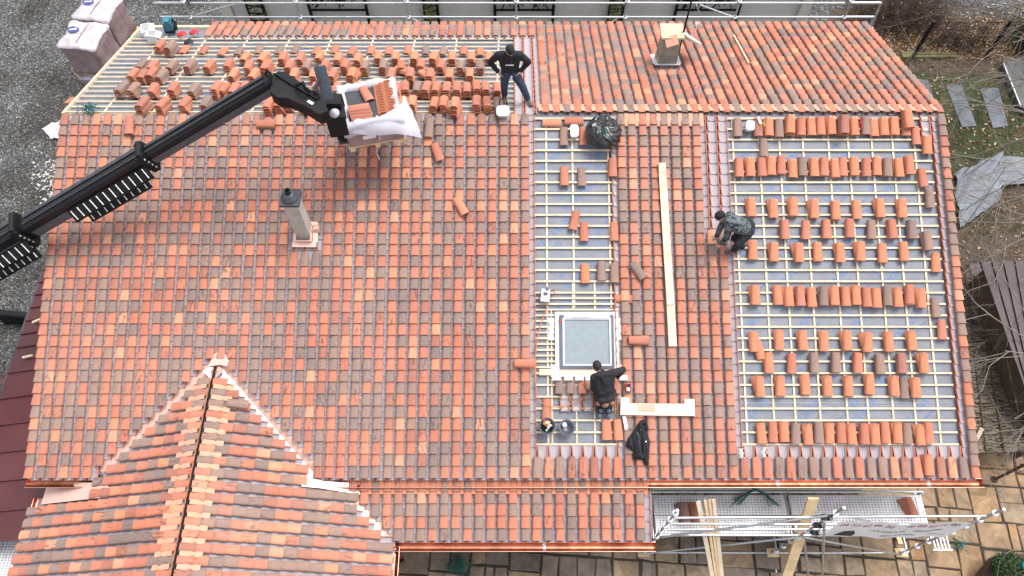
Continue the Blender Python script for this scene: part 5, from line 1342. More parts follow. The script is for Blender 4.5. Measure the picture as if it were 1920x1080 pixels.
# ================================================================== LEFT SIDE: pallets, sheet, red roof
def wrapped_pallet(p, rot, h, label, z0=0.0, deco=True, lower=False):
    M = Matrix.Translation(Vector((p.x, p.y, z0))) @ Matrix.Rotation(rot, 4, 'Z')
    t = thing('wrapped_pallet', label, 'pallet', p, 'shrink wrapped tile pallets on the gravel', M=M)
    mb = MB()
    for k in range(4): mb.box((0, -.42 + k * .28, .10), (1.15, .14, .03))
    for k in (-1, 0, 1): mb.box((k * .5, 0, .045), (.10, 1.02, .08))
    mb.build('pallet_base', 'timber', t, M)
    mb = MB(); n = 60; R_ = []
    for z, s in ((.12, .93), (.16, 1.0), (.35, .955), (.6, .93), (.8, .95), (h - .06, .985), (h, .95)):
        ring = []
        for i in range(n):
            x, y = per(i / n); rib = .014 * math.sin(i / n * 2 * math.pi * 22)
            ring.append(Vector((x * (.56 * s + rib + random.gauss(0, .004)), y * (.53 * s + rib + random.gauss(0, .004)), z + random.gauss(0, .006))))
        R_.append(ring)
    mb.rings(R_, 0, True, False); mb.build('wrapped_tiles', 'film_brown', t, M)
    mb = MB(); R_ = []; ph = random.uniform(0, 6)
    for z, s in ((h - .03, .99), (h + .01, .985), (h + .05, .80), (h + .055, .45), (h + .045, .03)):
        R_.append([Vector((per(i / n)[0] * .57 * s, per(i / n)[1] * .54 * s, z + .022 * math.sin(i * .55 + ph) * s + random.gauss(0, .008) + (-.05 * max(0, math.sin(i * .9)) if z < h - .05 else 0))) for i in range(n)])
    mb.rings(R_, 0, True, True); mb.build('film_top', 'film_milky', t, M)
    if deco:
        mb = MB(); c = Vector((-.30, .12, h + .075)); k = 26
        mb.add([c] + [c + Vector((.17 * math.cos(2 * math.pi * i / k), .12 * math.sin(2 * math.pi * i / k), 0)) for i in range(k)], [(0, i + 1, (i + 1) % k + 1) for i in range(k)])
        mb.build('printed_oval', 'oval_blue', t, M)
        mb = MB(); mb.add([c + Vector((.10 * x, .022 * y + .25 * .1 * x, .004)) for x, y in ((-1, -1), (1, -1), (1, 1), (-1, 1))], [(0, 1, 2, 3)]); mb.build('printed_band', 'white_plastic', t, M)
        mb = MB(); mb.tube([M @ Vector((-.02, -.35, h + .07)), M @ Vector((.0, 0, h + .085)), M @ Vector((.05, .4, h + .07))], .012, 5); mb.build('film_seam', 'film_brown', t)
mat('oval_blue', (0.05, 0.07, 0.24), .5, .1, 5)
A0 = gz(155, 66, 2.35); B0 = gz(182, 14, 2.35)
wrapped_pallet(A0, -.14, 1.14, 'lower wrapped tile pallet of the front stack by the far left eave', 0, False)
wrapped_pallet(A0, -.14, 1.14, 'upper wrapped tile pallet with blue oval, front stack by the far left eave', 1.20)
wrapped_pallet(B0, -.18, 1.14, 'lower wrapped tile pallet of the rear stack at top left', 0, False)
wrapped_pallet(B0, -.18, 1.14, 'upper wrapped tile pallet with blue print, rear stack at top left', 1.20)
def crumpled(px, z, m, amp=.05, n=14, name='sheet', parent=None):
    """four-corner sheet with folds, laid on the ground"""
    P = [gz(u, v, z) for u, v in px]; R_ = []
    f = [(random.uniform(3, 9), random.uniform(3, 9), random.uniform(0, 6)) for _ in range(5)]
    for i in range(n + 1):
        r = []
        for j in range(n + 1):
            s, t = i / n, j / n; q = P[0].lerp(P[1], s).lerp(P[3].lerp(P[2], s), t)
            h = sum(abs(math.sin(a * s + b * t + c)) for a, b, c in f) / 5
            r.append(q + Vector((random.gauss(0, .01), random.gauss(0, .01), .01 + amp * (1.1 - h) * 1.6)))
        R_.append(r)
    mb = MB(); mb.rings(R_, 0, True, False, False); return mb.build(name, m, parent)
tag(crumpled([(80, 243), (118, 226), (124, 262), (98, 262)], .02, 'film', .08, name='plastic_sheet'), 'crumpled white plastic sheet on the gravel by the far left corner', 'plastic sheet')
mat('red_metal', (0.085, 0.020, 0.021), .42, .18, 1.2, spec=.5)
sh = thing('lean_to_roof', 'dark red sheet metal lean-to roof below the left verge', 'shed', gz(20, 760))
Xe = gz(44, 618, 1.70).x; Xw = XL + .25; z0_, z1_ = 1.70, 2.35
ya, yb2 = 3.2, 11.4
def lean(x, y, dz=0): return Vector((x, y, z0_ + (z1_ - z0_) * (x - Xe) / (Xw - Xe) + dz))
y = yb2; k = 0
while y > ya:
    st_ = .34 if y > 7.4 else .62
    mb = MB(); mb.prism([lean(Xe, y), lean(Xw, y), lean(Xw, y - st_ + .012), lean(Xe, y - st_ + .012)][::-1], (0, 0, .012)); s_ = mb.build('metal_panel', 'red_metal', sh)
    mb = MB(); mb.bar(lean(Xe, y, .03), lean(Xw, y, .03), .045, .045); mb.build('rib', 'red_metal', s_)
    y -= st_; k += 1
mb = MB(); mb.bar(lean(Xe - .02, ya, -.02), lean(Xe - .02, yb2, -.02), .05, .08); mb.build('eave_strip', 'steel_dark', sh)
mb = MB(); mb.prism([(Xe + .2, ya + .1, 0), (Xw, ya + .1, 0), (Xw, ya + .1, z1_ - .05), (Xe + .2, ya + .1, z0_ - .02)], (0, yb2 - ya - .2, 0)); mb.build('wall', 'steel_dark', sh)
for px1, px2, lab in (((52, 597), (70, 591), 'upper pale wood offcut on the red metal roof'), ((34, 664), (53, 661), 'lower pale wood offcut on the red metal roof')):
    a_ = gz(*px1, 2.05); b_ = gz(*px2, 2.10); mb = MB(); mb.bar(lean(a_.x, a_.y, .07), lean(b_.x, b_.y, .07), .05, .04); tag(mb.build('wood_offcut', 'pine'), lab, 'offcut')
mb = MB(); a_ = gz(-40, 584, .5); b_ = gz(58, 592, .5); mb.bar(a_, b_, .13, .14); tag(mb.build('steel_beam', 'black_paint'), 'black steel beam resting above the gravel at the far left', 'beam')
mb = MB(); mb.box((a_ + b_) / 2 + Vector((0, 0, -.32)), (.5, .12, .34)); tag(mb.build('trestle_block', 'black_matt'), 'dark block carrying the black beam at far left', 'block')
tag(crumpled([(-60, 700), (22, 712), (14, 742), (-60, 790)], .1, 'tarp_maroon' if 'tarp_maroon' in MATS else 'red_metal', .25, name='tarpaulin'), 'dark maroon tarpaulin heaped on the gravel at the left edge', 'tarpaulin')
mb = MB()
for k in range(130):
    u, v = random.gauss(92, 16), random.gauss(338, 22); c = gz(u, v, .01); s = random.uniform(.015, .05)
    if u > 112: continue
    mb.ell(c, (s, s * .8, s * .5), 6, 4)
mat('pale_stone', (.55, .52, .47), .9, .2, 9)
tag(mb.build('pale_chippings', 'pale_stone', None, Matrix.Identity(4)), kind='stuff', label='pale stone chippings scattered on the gravel by the left verge')
# ================================================================== GARDEN ON THE RIGHT
mat('bark_twig', (0.155, 0.125, 0.098), .9, .25, 5); mat('pale_twig', (0.20, 0.175, 0.145), .9, .22, 5); mat('dark_twig', (0.085, 0.058, 0.043), .9, .3, 5)
def leaf_mat():
    m, N, L, b = nodemat('fallen_leaf', .8, .2); at = N.new('ShaderNodeAttribute'); at.attribute_name = 'tone'; sp = N.new('ShaderNodeSeparateXYZ'); L.new(at.outputs['Vector'], sp.inputs[0])
    r = N.new('ShaderNodeValToRGB'); e = r.color_ramp.elements; e[0].color = (.09, .05, .028, 1); e[1].color = (.60, .48, .34, 1)
    for p, c in ((.45, (.16, .09, .045)), (.75, (.30, .17, .08))): x = e.new(p); x.color = (*c, 1)
    L.new(sp.outputs[0], r.inputs[0]); L.new(r.outputs[0], b.inputs['Base Color'])
leaf_mat()
mb = MB()
def leaf(c, s, tilt=.5):
    R = Matrix.Rotation(random.uniform(0, 6.3), 3, 'Z') @ Matrix.Rotation(random.gauss(0, tilt), 3, 'X')
    mb.add([c + R @ Vector(p) * s for p in ((-.45, -.2, 0), (0, -1, .12), (.45, -.1, 0), (.25, .6, .05), (0, 1, .15), (-.3, .5, 0))], [(0, 1, 2, 3, 4, 5)], 0, False, (random.random() ** 1.3, 0, 0))
for k in range(9000):
    q = random.random()
    if q < .68: u, v = random.uniform(1580, 1925), 113 - abs(random.gauss(0, 44))
    elif q < .86: u, v = random.uniform(1660, 1930), random.uniform(115, 340)
    else: u, v = random.uniform(1790, 1930), random.uniform(340, 900)
    if v < 8: continue
    if q < .68 and u < 1660 and v > 60: continue
    leaf(gz(u, v, .025), random.uniform(.025, .065))
tag(mb.build('fallen_leaves', 'fallen_leaf', None, Matrix.Identity(4), True), kind='stuff', label='brown fallen leaves covering the garden ground')
mat('grass_blade', (.055, .095, .018), .8, .5, 3)
mb = MB()
for k in range(9000):
    u, v = random.uniform(1700, 1925), random.uniform(135, 440)
    if math.sin(u * .045) + math.sin(v * .06 + u * .02) < -.25 and random.random() < .85: continue
    c = gz(u, v, .008); a_ = random.uniform(0, 6.3); h = random.uniform(.03, .09); d = Vector((math.cos(a_), math.sin(a_), 0)); s = Vector((-d.y, d.x, 0)) * .007
    mb.add([c - s, c + s, c + d * h * .8 + Vector((0, 0, h))], [(0, 1, 2)])
tag(mb.build('grass', 'grass_blade', None, Matrix.Identity(4)), kind='stuff', label='sparse green grass between the stepping slabs')
mat('slate_slab', (.085, .095, .115), .5, .35, 4, bump=.2)
def stone_slab(px, label):
    P = [gz(u, v, .05) for u, v in px]; mb = MB(); mb.prism(P[::-1], (0, 0, -.04)); o = mb.build('stepping_slab', 'slate_slab'); tag(o, label, 'slab', 'slate stepping slabs in the lawn')
stone_slab([(1774, 160), (1803, 158), (1831, 236), (1804, 238)], 'blue grey slate slab in the middle of the lawn'); stone_slab([(1838, 166), (1872, 164), (1890, 236), (1862, 240)], 'dark slate slab under the bare branches'); stone_slab([(1722, 148), (1740, 150), (1752, 190), (1732, 190)], 'slate slab half hidden by the right roof verge')
mat('grey_tarp', (.17, .19, .215), .5, .2, 2, bump=.4, bscale=5)
tag(crumpled([(1786, 330), (1878, 288), (1872, 378), (1796, 432)], .02, 'grey_tarp', .16, 22, 'tarpaulin'), 'grey tarpaulin spread on the ground right of the roof verge', 'tarpaulin')
tag(crumpled([(1868, 296), (1960, 300), (1960, 345), (1866, 352)], .02, 'grey_tarp', .12, 14, 'tarpaulin'), 'smaller grey tarpaulin under the branches at right edge', 'tarpaulin')
def twigs(mb, p, d, L, r, depth, spread=.55, n=3, grav=0.0, kids=(3, 5)):
    pts = [p]; q = p.copy(); dd = d.normalized()
    for k in range(n):
        dd = (dd + Vector((random.gauss(0, .20), random.gauss(0, .20), random.gauss(0, .16) - grav))).normalized(); q = q + dd * L / n; pts.append(q.copy())
    mb.tube(pts, [r * (1 - .5 * k / n) for k in range(n + 1)], 4 if r < .02 else 6, caps=False)
    if depth > 0:
        for k in range(random.randint(*kids)):
            t = random.uniform(.25, 1.0); i = min(n - 1, int(t * n)); c = pts[i].lerp(pts[i + 1], t * n - i) if i < n else pts[-1]
            nd = (dd + Vector((random.gauss(0, spread), random.gauss(0, spread), random.gauss(0, spread * .7)))).normalized()
            twigs(mb, c, nd, L * random.uniform(.5, .78), r * .55, depth - 1, spread, n, grav, kids)
def bare_tree(base, targets, label, m='pale_twig', h=2.6):
    t = thing('bare_tree', label, 'tree', base, 'bare trees along the right edge')
    top = base + Vector((-.2, .1, h)); mb = MB(); mb.tube([base, base.lerp(top, .5) + Vector((.06, .04, 0)), top], [.10, .08, .06], 8); mb.build('trunk', 'bark_twig', t)
    mb = MB()
    for tg in targets:
        tg = Vector(tg); st0 = base.lerp(top, random.uniform(.55, 1.0)); twigs(mb, st0, tg - st0, (tg - st0).length * .85, .024, 3, .5, 4, .02, (3, 4))
    mb.build('crown', m, t)
bt = gz(2010, 300)
bare_tree(bt, [gz(1800, 210, 2.6), gz(1840, 300, 3.2), gz(1850, 180, 3.0), gz(1880, 360, 3.0), gz(1820, 260, 2.2), gz(1900, 240, 3.6), gz(1830, 330, 3.0)], 'bare grey tree whose branches cross the lawn and tarpaulin')
bt = gz(2030, 470)
bare_tree(bt, [gz(1850, 420, 2.6), gz(1840, 470, 2.8), gz(1860, 380, 3.0), gz(1880, 450, 3.2), gz(1845, 520, 2.6)], 'bare grey tree beside the brown shed roof')
bt = gz(2040, 760)
bare_tree(bt, [gz(1860, 690, 3.0), gz(1850, 640, 3.2), gz(1865, 760, 3.2), gz(1880, 580, 3.2), gz(1860, 720, 2.6)], 'bare grey tree reaching over the brown shed roof at right')
bt = gz(1995, 70)
bare_tree(bt, [gz(1850, 30, 2.0), gz(1870, 70, 2.2), gz(1845, 60, 1.8), gz(1880, 110, 2.0), gz(1900, 150, 2.4)], 'bare tree behind the mesh fence in the upper right corner', 'bark_twig', 1.8)
def bush(u, v, sx, sy, h, n, label, m, leaves=0, name='bare_hedge', cat='hedge'):
    c = gz(u, v, 0); t = thing(name, label, cat, c); mb_ = MB()
    for k in range(n):
        p = c + Vector((random.uniform(-sx, sx), random.uniform(-sy, sy), .02)); twigs(mb_, p, Vector((random.gauss(0, .5), random.gauss(0, .5), 1)), h * random.uniform(.5, 1), .012, 2, .8, 3, 0, (2, 4))
    mb_.build('twigs', m, t)
    if leaves:
        global mb
        mb = MB()
        for k in range(leaves):
            leaf(c + Vector((random.gauss(0, sx * .55), random.gauss(0, sy * .55), abs(random.gauss(0, .42)) * h)), random.uniform(.02, .05), 1.2)
        mb.build('dead_leaves', 'fallen_leaf', t, None, True)
bush(1682, 40, 1.25, .55, 1.15, 190, 'bare brown hedge beyond the far right eave', 'dark_twig', 700)
bush(1800, 84, .9, .35, .6, 70, 'bare brown shrub at the foot of the mesh fence', 'dark_twig', 300, 'bare_shrub', 'shrub')
# fence
fe = thing('mesh_fence', 'black wire mesh fence with dark posts on a mossy kerb at upper right', 'fence', gz(1780, 112))
F1, F2_, F3 = gz(1709, 111), gz(1846, 110), gz(1990, 109)
hF = postz(F1, 40)
for p in (F1, F2_, F3): mb = MB(); mb.box((p.x, p.y, hF / 2), (.09, .07, hF)); mb.build('post', 'black_matt', fe)
mb = MB(); 
for a_, b_ in ((F1, F2_), (F2_, F3)):
    n = int((b_ - a_).length / .11)
    for k in range(n): q = a_.lerp(b_, k / n); mb.tube([q + Vector((0, 0, .15)), q + Vector((0, 0, hF - .05))], .006, 3, caps=False)
    for z in (.2, .7, 1.2, hF - .06): mb.tube([a_ + Vector((0, 0, z)), b_ + Vector((0, 0, z))], .008, 4)
mb.build('mesh_panel', 'black_matt', fe)
mat('mossy_kerb', (.13, .12, .055), .95, .4, 5)
mb = MB(); p = gz(1690, 112); mb.bar(Vector((p.x, F1.y + .08, .06)), Vector((gz(1792, 112).x, F1.y + .08, .06)), .22, .12); mb.build('kerb', 'mossy_kerb', fe)
# conifer at right edge
mat('conifer', (.022, .036, .012), .9, .5, 6)
c = gz(1925, 84); t = thing('evergreen_shrub', 'dark green evergreen shrub behind the fence at the right edge', 'shrub', c); mb = MB()
for k in range(1600):
    p = c + Vector((random.gauss(0, .33), random.gauss(0, .33), abs(random.gauss(.5, .35)))); R = Matrix.Rotation(random.uniform(0, 6.3), 3, 'Z') @ Matrix.Rotation(random.uniform(0, 1.5), 3, 'X'); s = random.uniform(.04, .09)
    mb.add([p + R @ Vector(q) * s for q in ((-.25, -1, 0), (.25, -1, 0), (.12, 1, 0), (-.12, 1, 0))], [(0, 1, 2, 3)])
mb.build('foliage', 'conifer', t); mb = MB(); mb.tube([c, c + Vector((0, 0, .9))], [.06, .03], 6); mb.build('trunk', 'bark_twig', t)
# grey concrete slabs at right edge
mat('wet_concrete', (.10, .10, .10), .8, .25, 5)
mb = MB(); P = [gz(u, v, .2) for u, v in ((1880, 114), (1960, 96), (1960, 240), (1912, 196))]; mb.prism(P[::-1], (0, 0, -.2)); tag(mb.build('concrete_block', 'wet_concrete'), 'grey concrete slab by the fence at the right edge', 'slab')
mb = MB(); mb.bar(gz(1881, 118, .22), gz(1914, 200, .22), .03, .03); tag(mb.build('metal_edging', 'flash_white'), 'thin pale metal edging along the grey concrete slab', 'edging')
# brown metal shed roofs
mat('brown_metal', (.062, .040, .041), .5, .18, 2)
t = thing('shed_roof', 'brown sheet metal shed roof at the right edge under bare branches', 'shed', gz(1890, 600))
zs = 2.0; P = [gz(u, v, zs) for u, v in ((1838, 490), (1990, 488), (1990, 800), (1920, 724))]
n = 7
for k in range(n):
    a_, b_ = P[0].lerp(P[1], k / n), P[0].lerp(P[1], (k + .97) / n); c_, d_ = P[3].lerp(P[2], (k + .97) / n), P[3].lerp(P[2], k / n)
    mb = MB(); mb.prism([a_, b_, c_, d_][::-1], (0, 0, -.05)); o = mb.build('metal_panel', 'brown_metal', t); mb = MB(); mb.bar(a_ + Vector((0, 0, .02)), d_ + Vector((0, 0, .02)), .04, .04); mb.build('seam', 'brown_metal', o)
mb = MB(); mb.prism([p + Vector((.15, -.1, -.06)) for p in P][::-1], (0, 0, -1.9)); mb.build('wall', 'dark_twig', t)
mb = MB(); P = [gz(u, v, .9) for u, v in ((1817, 494), (1838, 494), (1846, 520), (1823, 520))]; mb.prism(P[::-1], (0, 0, -.04)); tag(mb.build('metal_sheet', 'brown_metal'), 'small dark red metal sheet beside the brown shed roof', 'metal sheet')
# brushwood lean-to along the right wall
mat('old_reed', (.14, .125, .105), .95, .45, 5, stretch=(.6, 3, 1), col2=(.21, .175, .125))
t = thing('brushwood_canopy', 'weathered brushwood canopy running beside the right verge', 'canopy', gz(1840, 700))
C4 = [gz(u, v, 1.1) for u, v in ((1790, 520), (1848, 515), (1925, 845), (1812, 850))]
mb = MB(); mb.prism([p + Vector((0, 0, -.04)) for p in C4][::-1], (0, 0, -.03)); mb.build('mat_backing', 'dark_twig', t)
mb = MB()
for k in range(2600):
    s, q = random.random(), random.random(); p = C4[0].lerp(C4[1], s).lerp(C4[3].lerp(C4[2], s), q); L = random.uniform(.06, .24); a_ = random.gauss(0, .10)
    d = Vector((math.cos(a_), math.sin(a_), random.gauss(0, .06))) * L; mb.bar(p - d / 2 + Vector((0, 0, random.uniform(-.03, .02))), p + d / 2 + Vector((0, 0, random.uniform(-.03, .02))), .013, .010)
o = mb.build('brushwood', 'old_reed', t); o['kind'] = 'stuff'
for s in (.32, .62):
    mb = MB(); a_, b_ = C4[0].lerp(C4[1], s), C4[3].lerp(C4[2], s); mb.tube([a_ + Vector((0, 0, .03)), b_ + Vector((0, 0, .03))], .018, 6); mb.build('rail', 'dark_twig', t)
# rusty post, planter
p = gz(1863, 900); mb = MB(); mb.tube([p, p + Vector((0, 0, 2.3))], .032, 10); t = thing('rusty_post', 'thin rusty post standing on the paving at lower right', 'post', p); mb.build('pole', 'steel_rust' if 'steel_rust' in MATS else 'dark_twig', t); mb = MB(); mb.lathe([(.08, 0), (.08, .02), (.04, .05)], p + Vector((0, 0, .03)), 12); mb.build('foot', 'dark_twig', t)
t = thing('planter', 'dark brown angular planter at the lower right corner', 'planter', gz(1880, 1066)); mat('corten', (.075, .042, .032), .8, .3, 4)
P = [gz(u, v, .45) for u, v in ((1828, 1096), (1874, 1040), (1950, 1036), (1950, 1110))]; mb = MB(); mb.prism(P[::-1], (0, 0, -.44)); mb.build('trough', 'corten', t)
P2 = [p.lerp(sum(P, Vector()) / 4, .12) + Vector((0, 0, .006)) for p in P]; mb = MB(); mb.prism(P2[::-1], (0, 0, -.004)); mb.build('earth', 'soil', t)
mat('box_leaf', (.025, .058, .014), .6, .5, 12)
c = gz(1893, 1066, .75); t = thing('round_shrub', 'clipped green shrub growing in the brown planter', 'shrub', c - Vector((0, 0, .3))); mb = MB()
for k in range(2600):
    d = Vector((random.gauss(0, 1), random.gauss(0, 1), random.gauss(0, 1))).normalized() * random.uniform(.22, .36); p = c + d; R = Matrix.Rotation(random.uniform(0, 6.3), 3, 'Z') @ Matrix.Rotation(random.uniform(0, 1.6), 3, 'X'); s = random.uniform(.018, .034)
    mb.add([p + R @ Vector(q) * s for q in ((-.5, 0, 0), (0, -1, 0), (.5, 0, .1), (0, 1, 0))], [(0, 1, 2, 3)])
mb.build('leaves', 'box_leaf', t); mb = MB(); mb.tube([c - Vector((0, 0, .34)), c], [.03, .02], 6); mb.build('stem', 'bark_twig', t)
mat('turquoise', (.01, .36, .36), .3, .1, 5)
t = thing('garden_ornament', 'turquoise glass ball with pale centre on the green shrub', 'ornament', c + Vector((.12, -.02, .30))); mb = MB(); mb.ell(c + Vector((.12, -.02, .40)), (.095, .095, .06), 20, 12); mb.build('ball', 'turquoise', t); mb = MB(); mb.ell(c + Vector((.12, -.02, .462)), (.028, .028, .012), 12, 8); mb.build('centre', 'white_plastic', t)
# ================================================================== SMALL THINGS ON THE ROOF
def NM(u, v, n=.06, rot=0.0, fr=NEAR):
    p = loc(fr, u, v, n); return fr @ Matrix.Translation((p.x, p.y, n)) @ Matrix.Rotation(rot, 4, 'Z')
# long board in two lengths
a, b = loc(NEAR, 1241, 306, .19), loc(NEAR, 1262, 649, .19)
j = a.lerp(b, .78)
mb = MB(); mb.bar(a, j, .150, .035); tag(mb.build('board', 'pine', None, NEAR), 'long pale pine board lying down the middle tiled field', 'board')
mb = MB(); mb.bar(j + Vector((0, .25, -.02)), b + Vector((0, 0, -.02)), .155, .03); mb.bar(a.lerp(b, .0) + Vector((0, 0, .024)), a.lerp(b, .055) + Vector((0, 0, .024)), .14, .012); tag(mb.build('board', 'pine', None, NEAR), 'shorter pine board under the lower end of the long board', 'board')
# copper u-shaped flashing
def flat(px, n, t=.008): return [Vector((p.x, p.y, n)) for p in (loc(NEAR, u, v, n) for u, v in px)]
cf = thing('copper_flashing', 'bright copper U shaped flashing lying on tiles below the long board', 'flashing', onf(NEAR, 1235, 765, .17))
mb = MB(); mb.prism(flat([(1163, 778), (1303, 780), (1302, 748), (1283, 748), (1283, 757), (1180, 756), (1180, 745), (1164, 745)][::1], .185), (0, 0, .008)); mb.build('tray', 'flash_bright', cf, NEAR) if 'flash_bright' in MATS else mb.build('tray', 'copper_pale', cf, NEAR) if 'copper_pale' in MATS else mb.build('tray', 'copper_bright', cf, NEAR)
mb = MB(); mb.prism(flat([(1196, 772), (1228, 772), (1228, 757), (1196, 757)], .196), (0, 0, .004)); mb.build('folded_panel', 'copper', cf, NEAR)
# small wooden stick on the far slope, stick by the left bay
mb = MB(); a, b = loc(BACK, 1376, 66, .19), loc(BACK, 1404, 118, .19); mb.bar(a, b, .035, .025); tag(mb.build('lath', 'pine', None, BACK), 'thin pale lath lying on the far slope right of the dish', 'lath')
mb = MB(); a, b = loc(NEAR, 1170, 780, .14), loc(NEAR, 1175, 806, .14); mb.bar(a, b, .07, .025); tag(mb.build('wood_offcut', 'flash_white', None, NEAR), 'short pale board beside the two orange tiles near the jacket', 'offcut')
p = gz(1838, 804, 2.5); mb = MB(); mb.bar(gz(1831, 822, 2.85), gz(1841, 803, 3.0), .07, .05); tag(mb.build('wood_offcut', 'pine'), 'pine offcut sticking out past the right verge', 'offcut')
# black rubbish bag
def noise_blob(c, r, seed, amp=.10, n=40, m=26, pinch=.0):
    rg = random.Random(seed); W_ = [(rg.uniform(2, 9), rg.randint(2, 9), rg.uniform(0, 6.3), rg.uniform(.5, 1)) for _ in range(16)]; rs = []
    for i in range(m + 1):
        t = math.pi * (.01 + .98 * i / m); ring = []
        for k in range(n):
            a_ = 2 * math.pi * k / n; h = sum(w * abs(math.sin(f * t + q * a_ + s)) for f, q, s, w in W_) / 12
            rr = 1 + amp * (h - .55) * 2.4
            z = -math.cos(t); z = z * (1 if z > 0 else .55)
            top = max(0, z - .72) * pinch
            ring.append(Vector(c) + Vector((r[0] * math.sin(t) * math.cos(a_) * rr, r[1] * math.sin(t) * math.sin(a_) * rr, r[2] * z * rr - top)))
        rs.append(ring)
    mb = MB(); mb.rings(rs, 0, True, True); return mb
mat('bag_plastic', (.012, .013, .016), .22, .2, 6, spec=.7, bump=.6, bscale=9)
bp_ = onf(NEAR, 1130, 258, .08)
bag = thing('rubbish_bag', 'shiny black rubbish bag lying open at the top of the left bay', 'rubbish bag', bp_)
noise_blob(bp_ + Vector((0, 0, .15)), (.35, .37, .25), 8, .20, 96, 56, .10).build('bag', 'bag_plastic', bag)
mb = MB()
for k in range(7):
    a_ = random.uniform(0, 6.3); c = bp_ + Vector((-.03 + math.cos(a_) * .13, .08 + math.sin(a_) * .10, .34)); d = Vector((math.cos(a_ + 1.4), math.sin(a_ + 1.4), 0)); o_ = Vector((math.cos(a_), math.sin(a_), 0)); rs = []
    for i in range(9):
        t_ = i / 8; p_ = c + d * (t_ - .5) * random.uniform(.26, .34) + o_ * (.05 * math.sin(t_ * 7 + k))
        rs.append([p_ - o_ * .05 + Vector((0, 0, -.05)), p_ + Vector((random.gauss(0, .01), random.gauss(0, .01), .05 + .03 * math.sin(t_ * 9 + k))), p_ + o_ * .07 + Vector((0, 0, .015 * math.sin(t_ * 13)))])
    mb.rings(rs, 0, True, False, False)
mb.build('open_neck', 'bag_plastic', bag)
# black jacket lying on the tiles: creased cloth inside its own outline
def JP(u, v, n): return onf(NEAR, u, v, n)
OUT = [(905, 665), (955, 655), (975, 735), (962, 762), (988, 850), (982, 905), (975, 1040), (945, 1052), (925, 1000), (845, 995), (840, 925), (775, 885), (800, 820), (850, 750), (880, 700)]
OUT = [loc(NEAR, 1000 + a_ / 4.5, 640 + b_ / 4.5, .2) for a_, b_ in OUT]
def inside(x, y):
    c_ = False
    for k in range(len(OUT)):
        p_, q_ = OUT[k], OUT[k - 1]
        if (p_.y > y) != (q_.y > y) and x < (q_.x - p_.x) * (y - p_.y) / (q_.y - p_.y) + p_.x: c_ = not c_
    return c_
def edge_d(x, y):
    best = 9
    for k in range(len(OUT)):
        p_, q_ = OUT[k].xy, OUT[k - 1].xy; d_ = q_ - p_; t_ = max(0, min(1, (Vector((x, y)) - p_).dot(d_) / d_.length_squared)); best = min(best, (p_ + d_ * t_ - Vector((x, y))).length)
    return best
x0, x1 = min(p.x for p in OUT), max(p.x for p in OUT); y0, y1 = min(p.y for p in OUT), max(p.y for p in OUT)
def jheight(x, y):
    e_ = edge_d(x, y); a_ = (x - x0) / (x1 - x0); b_ = (y - y0) / (y1 - y0)
    f = .022 * math.sin(a_ * 21 + b_ * 9) + .018 * math.sin(a_ * 9 - b_ * 15 + 1) + .012 * math.sin(a_ * 40 + b_ * 13)
    s_ = .05 * math.exp(-((a_ - .47 - .1 * b_) / .07) ** 2) * (b_ < .8) - .03 * math.exp(-((a_ - .62 - .05 * b_) / .03) ** 2) * (b_ < .72)
    return .165 + (.075 + f + s_) * min(1, e_ / .045)
NX, NY = 52, 78; vid = {}; mb = MB(); vs = []; fs = []
def jv(i, j):
    if (i, j) not in vid: x = x0 + (x1 - x0) * i / NX; y = y0 + (y1 - y0) * j / NY; vid[(i, j)] = len(vs); vs.append((x, y, jheight(x, y)))
    return vid[(i, j)]
for i in range(NX):
    for j in range(NY):
        if inside(x0 + (x1 - x0) * (i + .5) / NX, y0 + (y1 - y0) * (j + .5) / NY): fs.append((jv(i, j), jv(i + 1, j), jv(i + 1, j + 1), jv(i, j + 1)))
mb.add(vs, fs, 0, True); jt = thing('jacket', 'black hooded jacket thrown on the tiles near the main gutter', 'jacket', JP(1197, 832, .16)); mb.build('jacket_cloth', 'black_cloth', jt, NEAR)
mb = MB(); mb.box(loc(NEAR, 1211, 828, .27), (.025, .025, .012)); mb.build('badge', 'white_plastic', jt, NEAR)
mb = MB(); c = loc(NEAR, 1206, 797, .245); rs = []
for k in range(15): a_ = math.pi * 2 * k / 14; rs.append([c + Vector((math.cos(a_) * .085 * s_, math.sin(a_) * .06 * s_, h_)) for s_, h_ in ((1.0, -.02), (.9, .035), (.6, .03), (.35, -.01))])
mb.rings(rs, 0, True, False, False); mb.build('hood', 'black_cloth', jt, NEAR)
mat('leather_black', (.025, .028, .034), .35, .3, 9, bump=.3)
jk = MB(); capsule(jk, JP(1195, 814, .235), JP(1198, 848, .225), .05, .055, 10); fuse('leather_sleeve', jk, 'leather_black', jt, .014, 2)
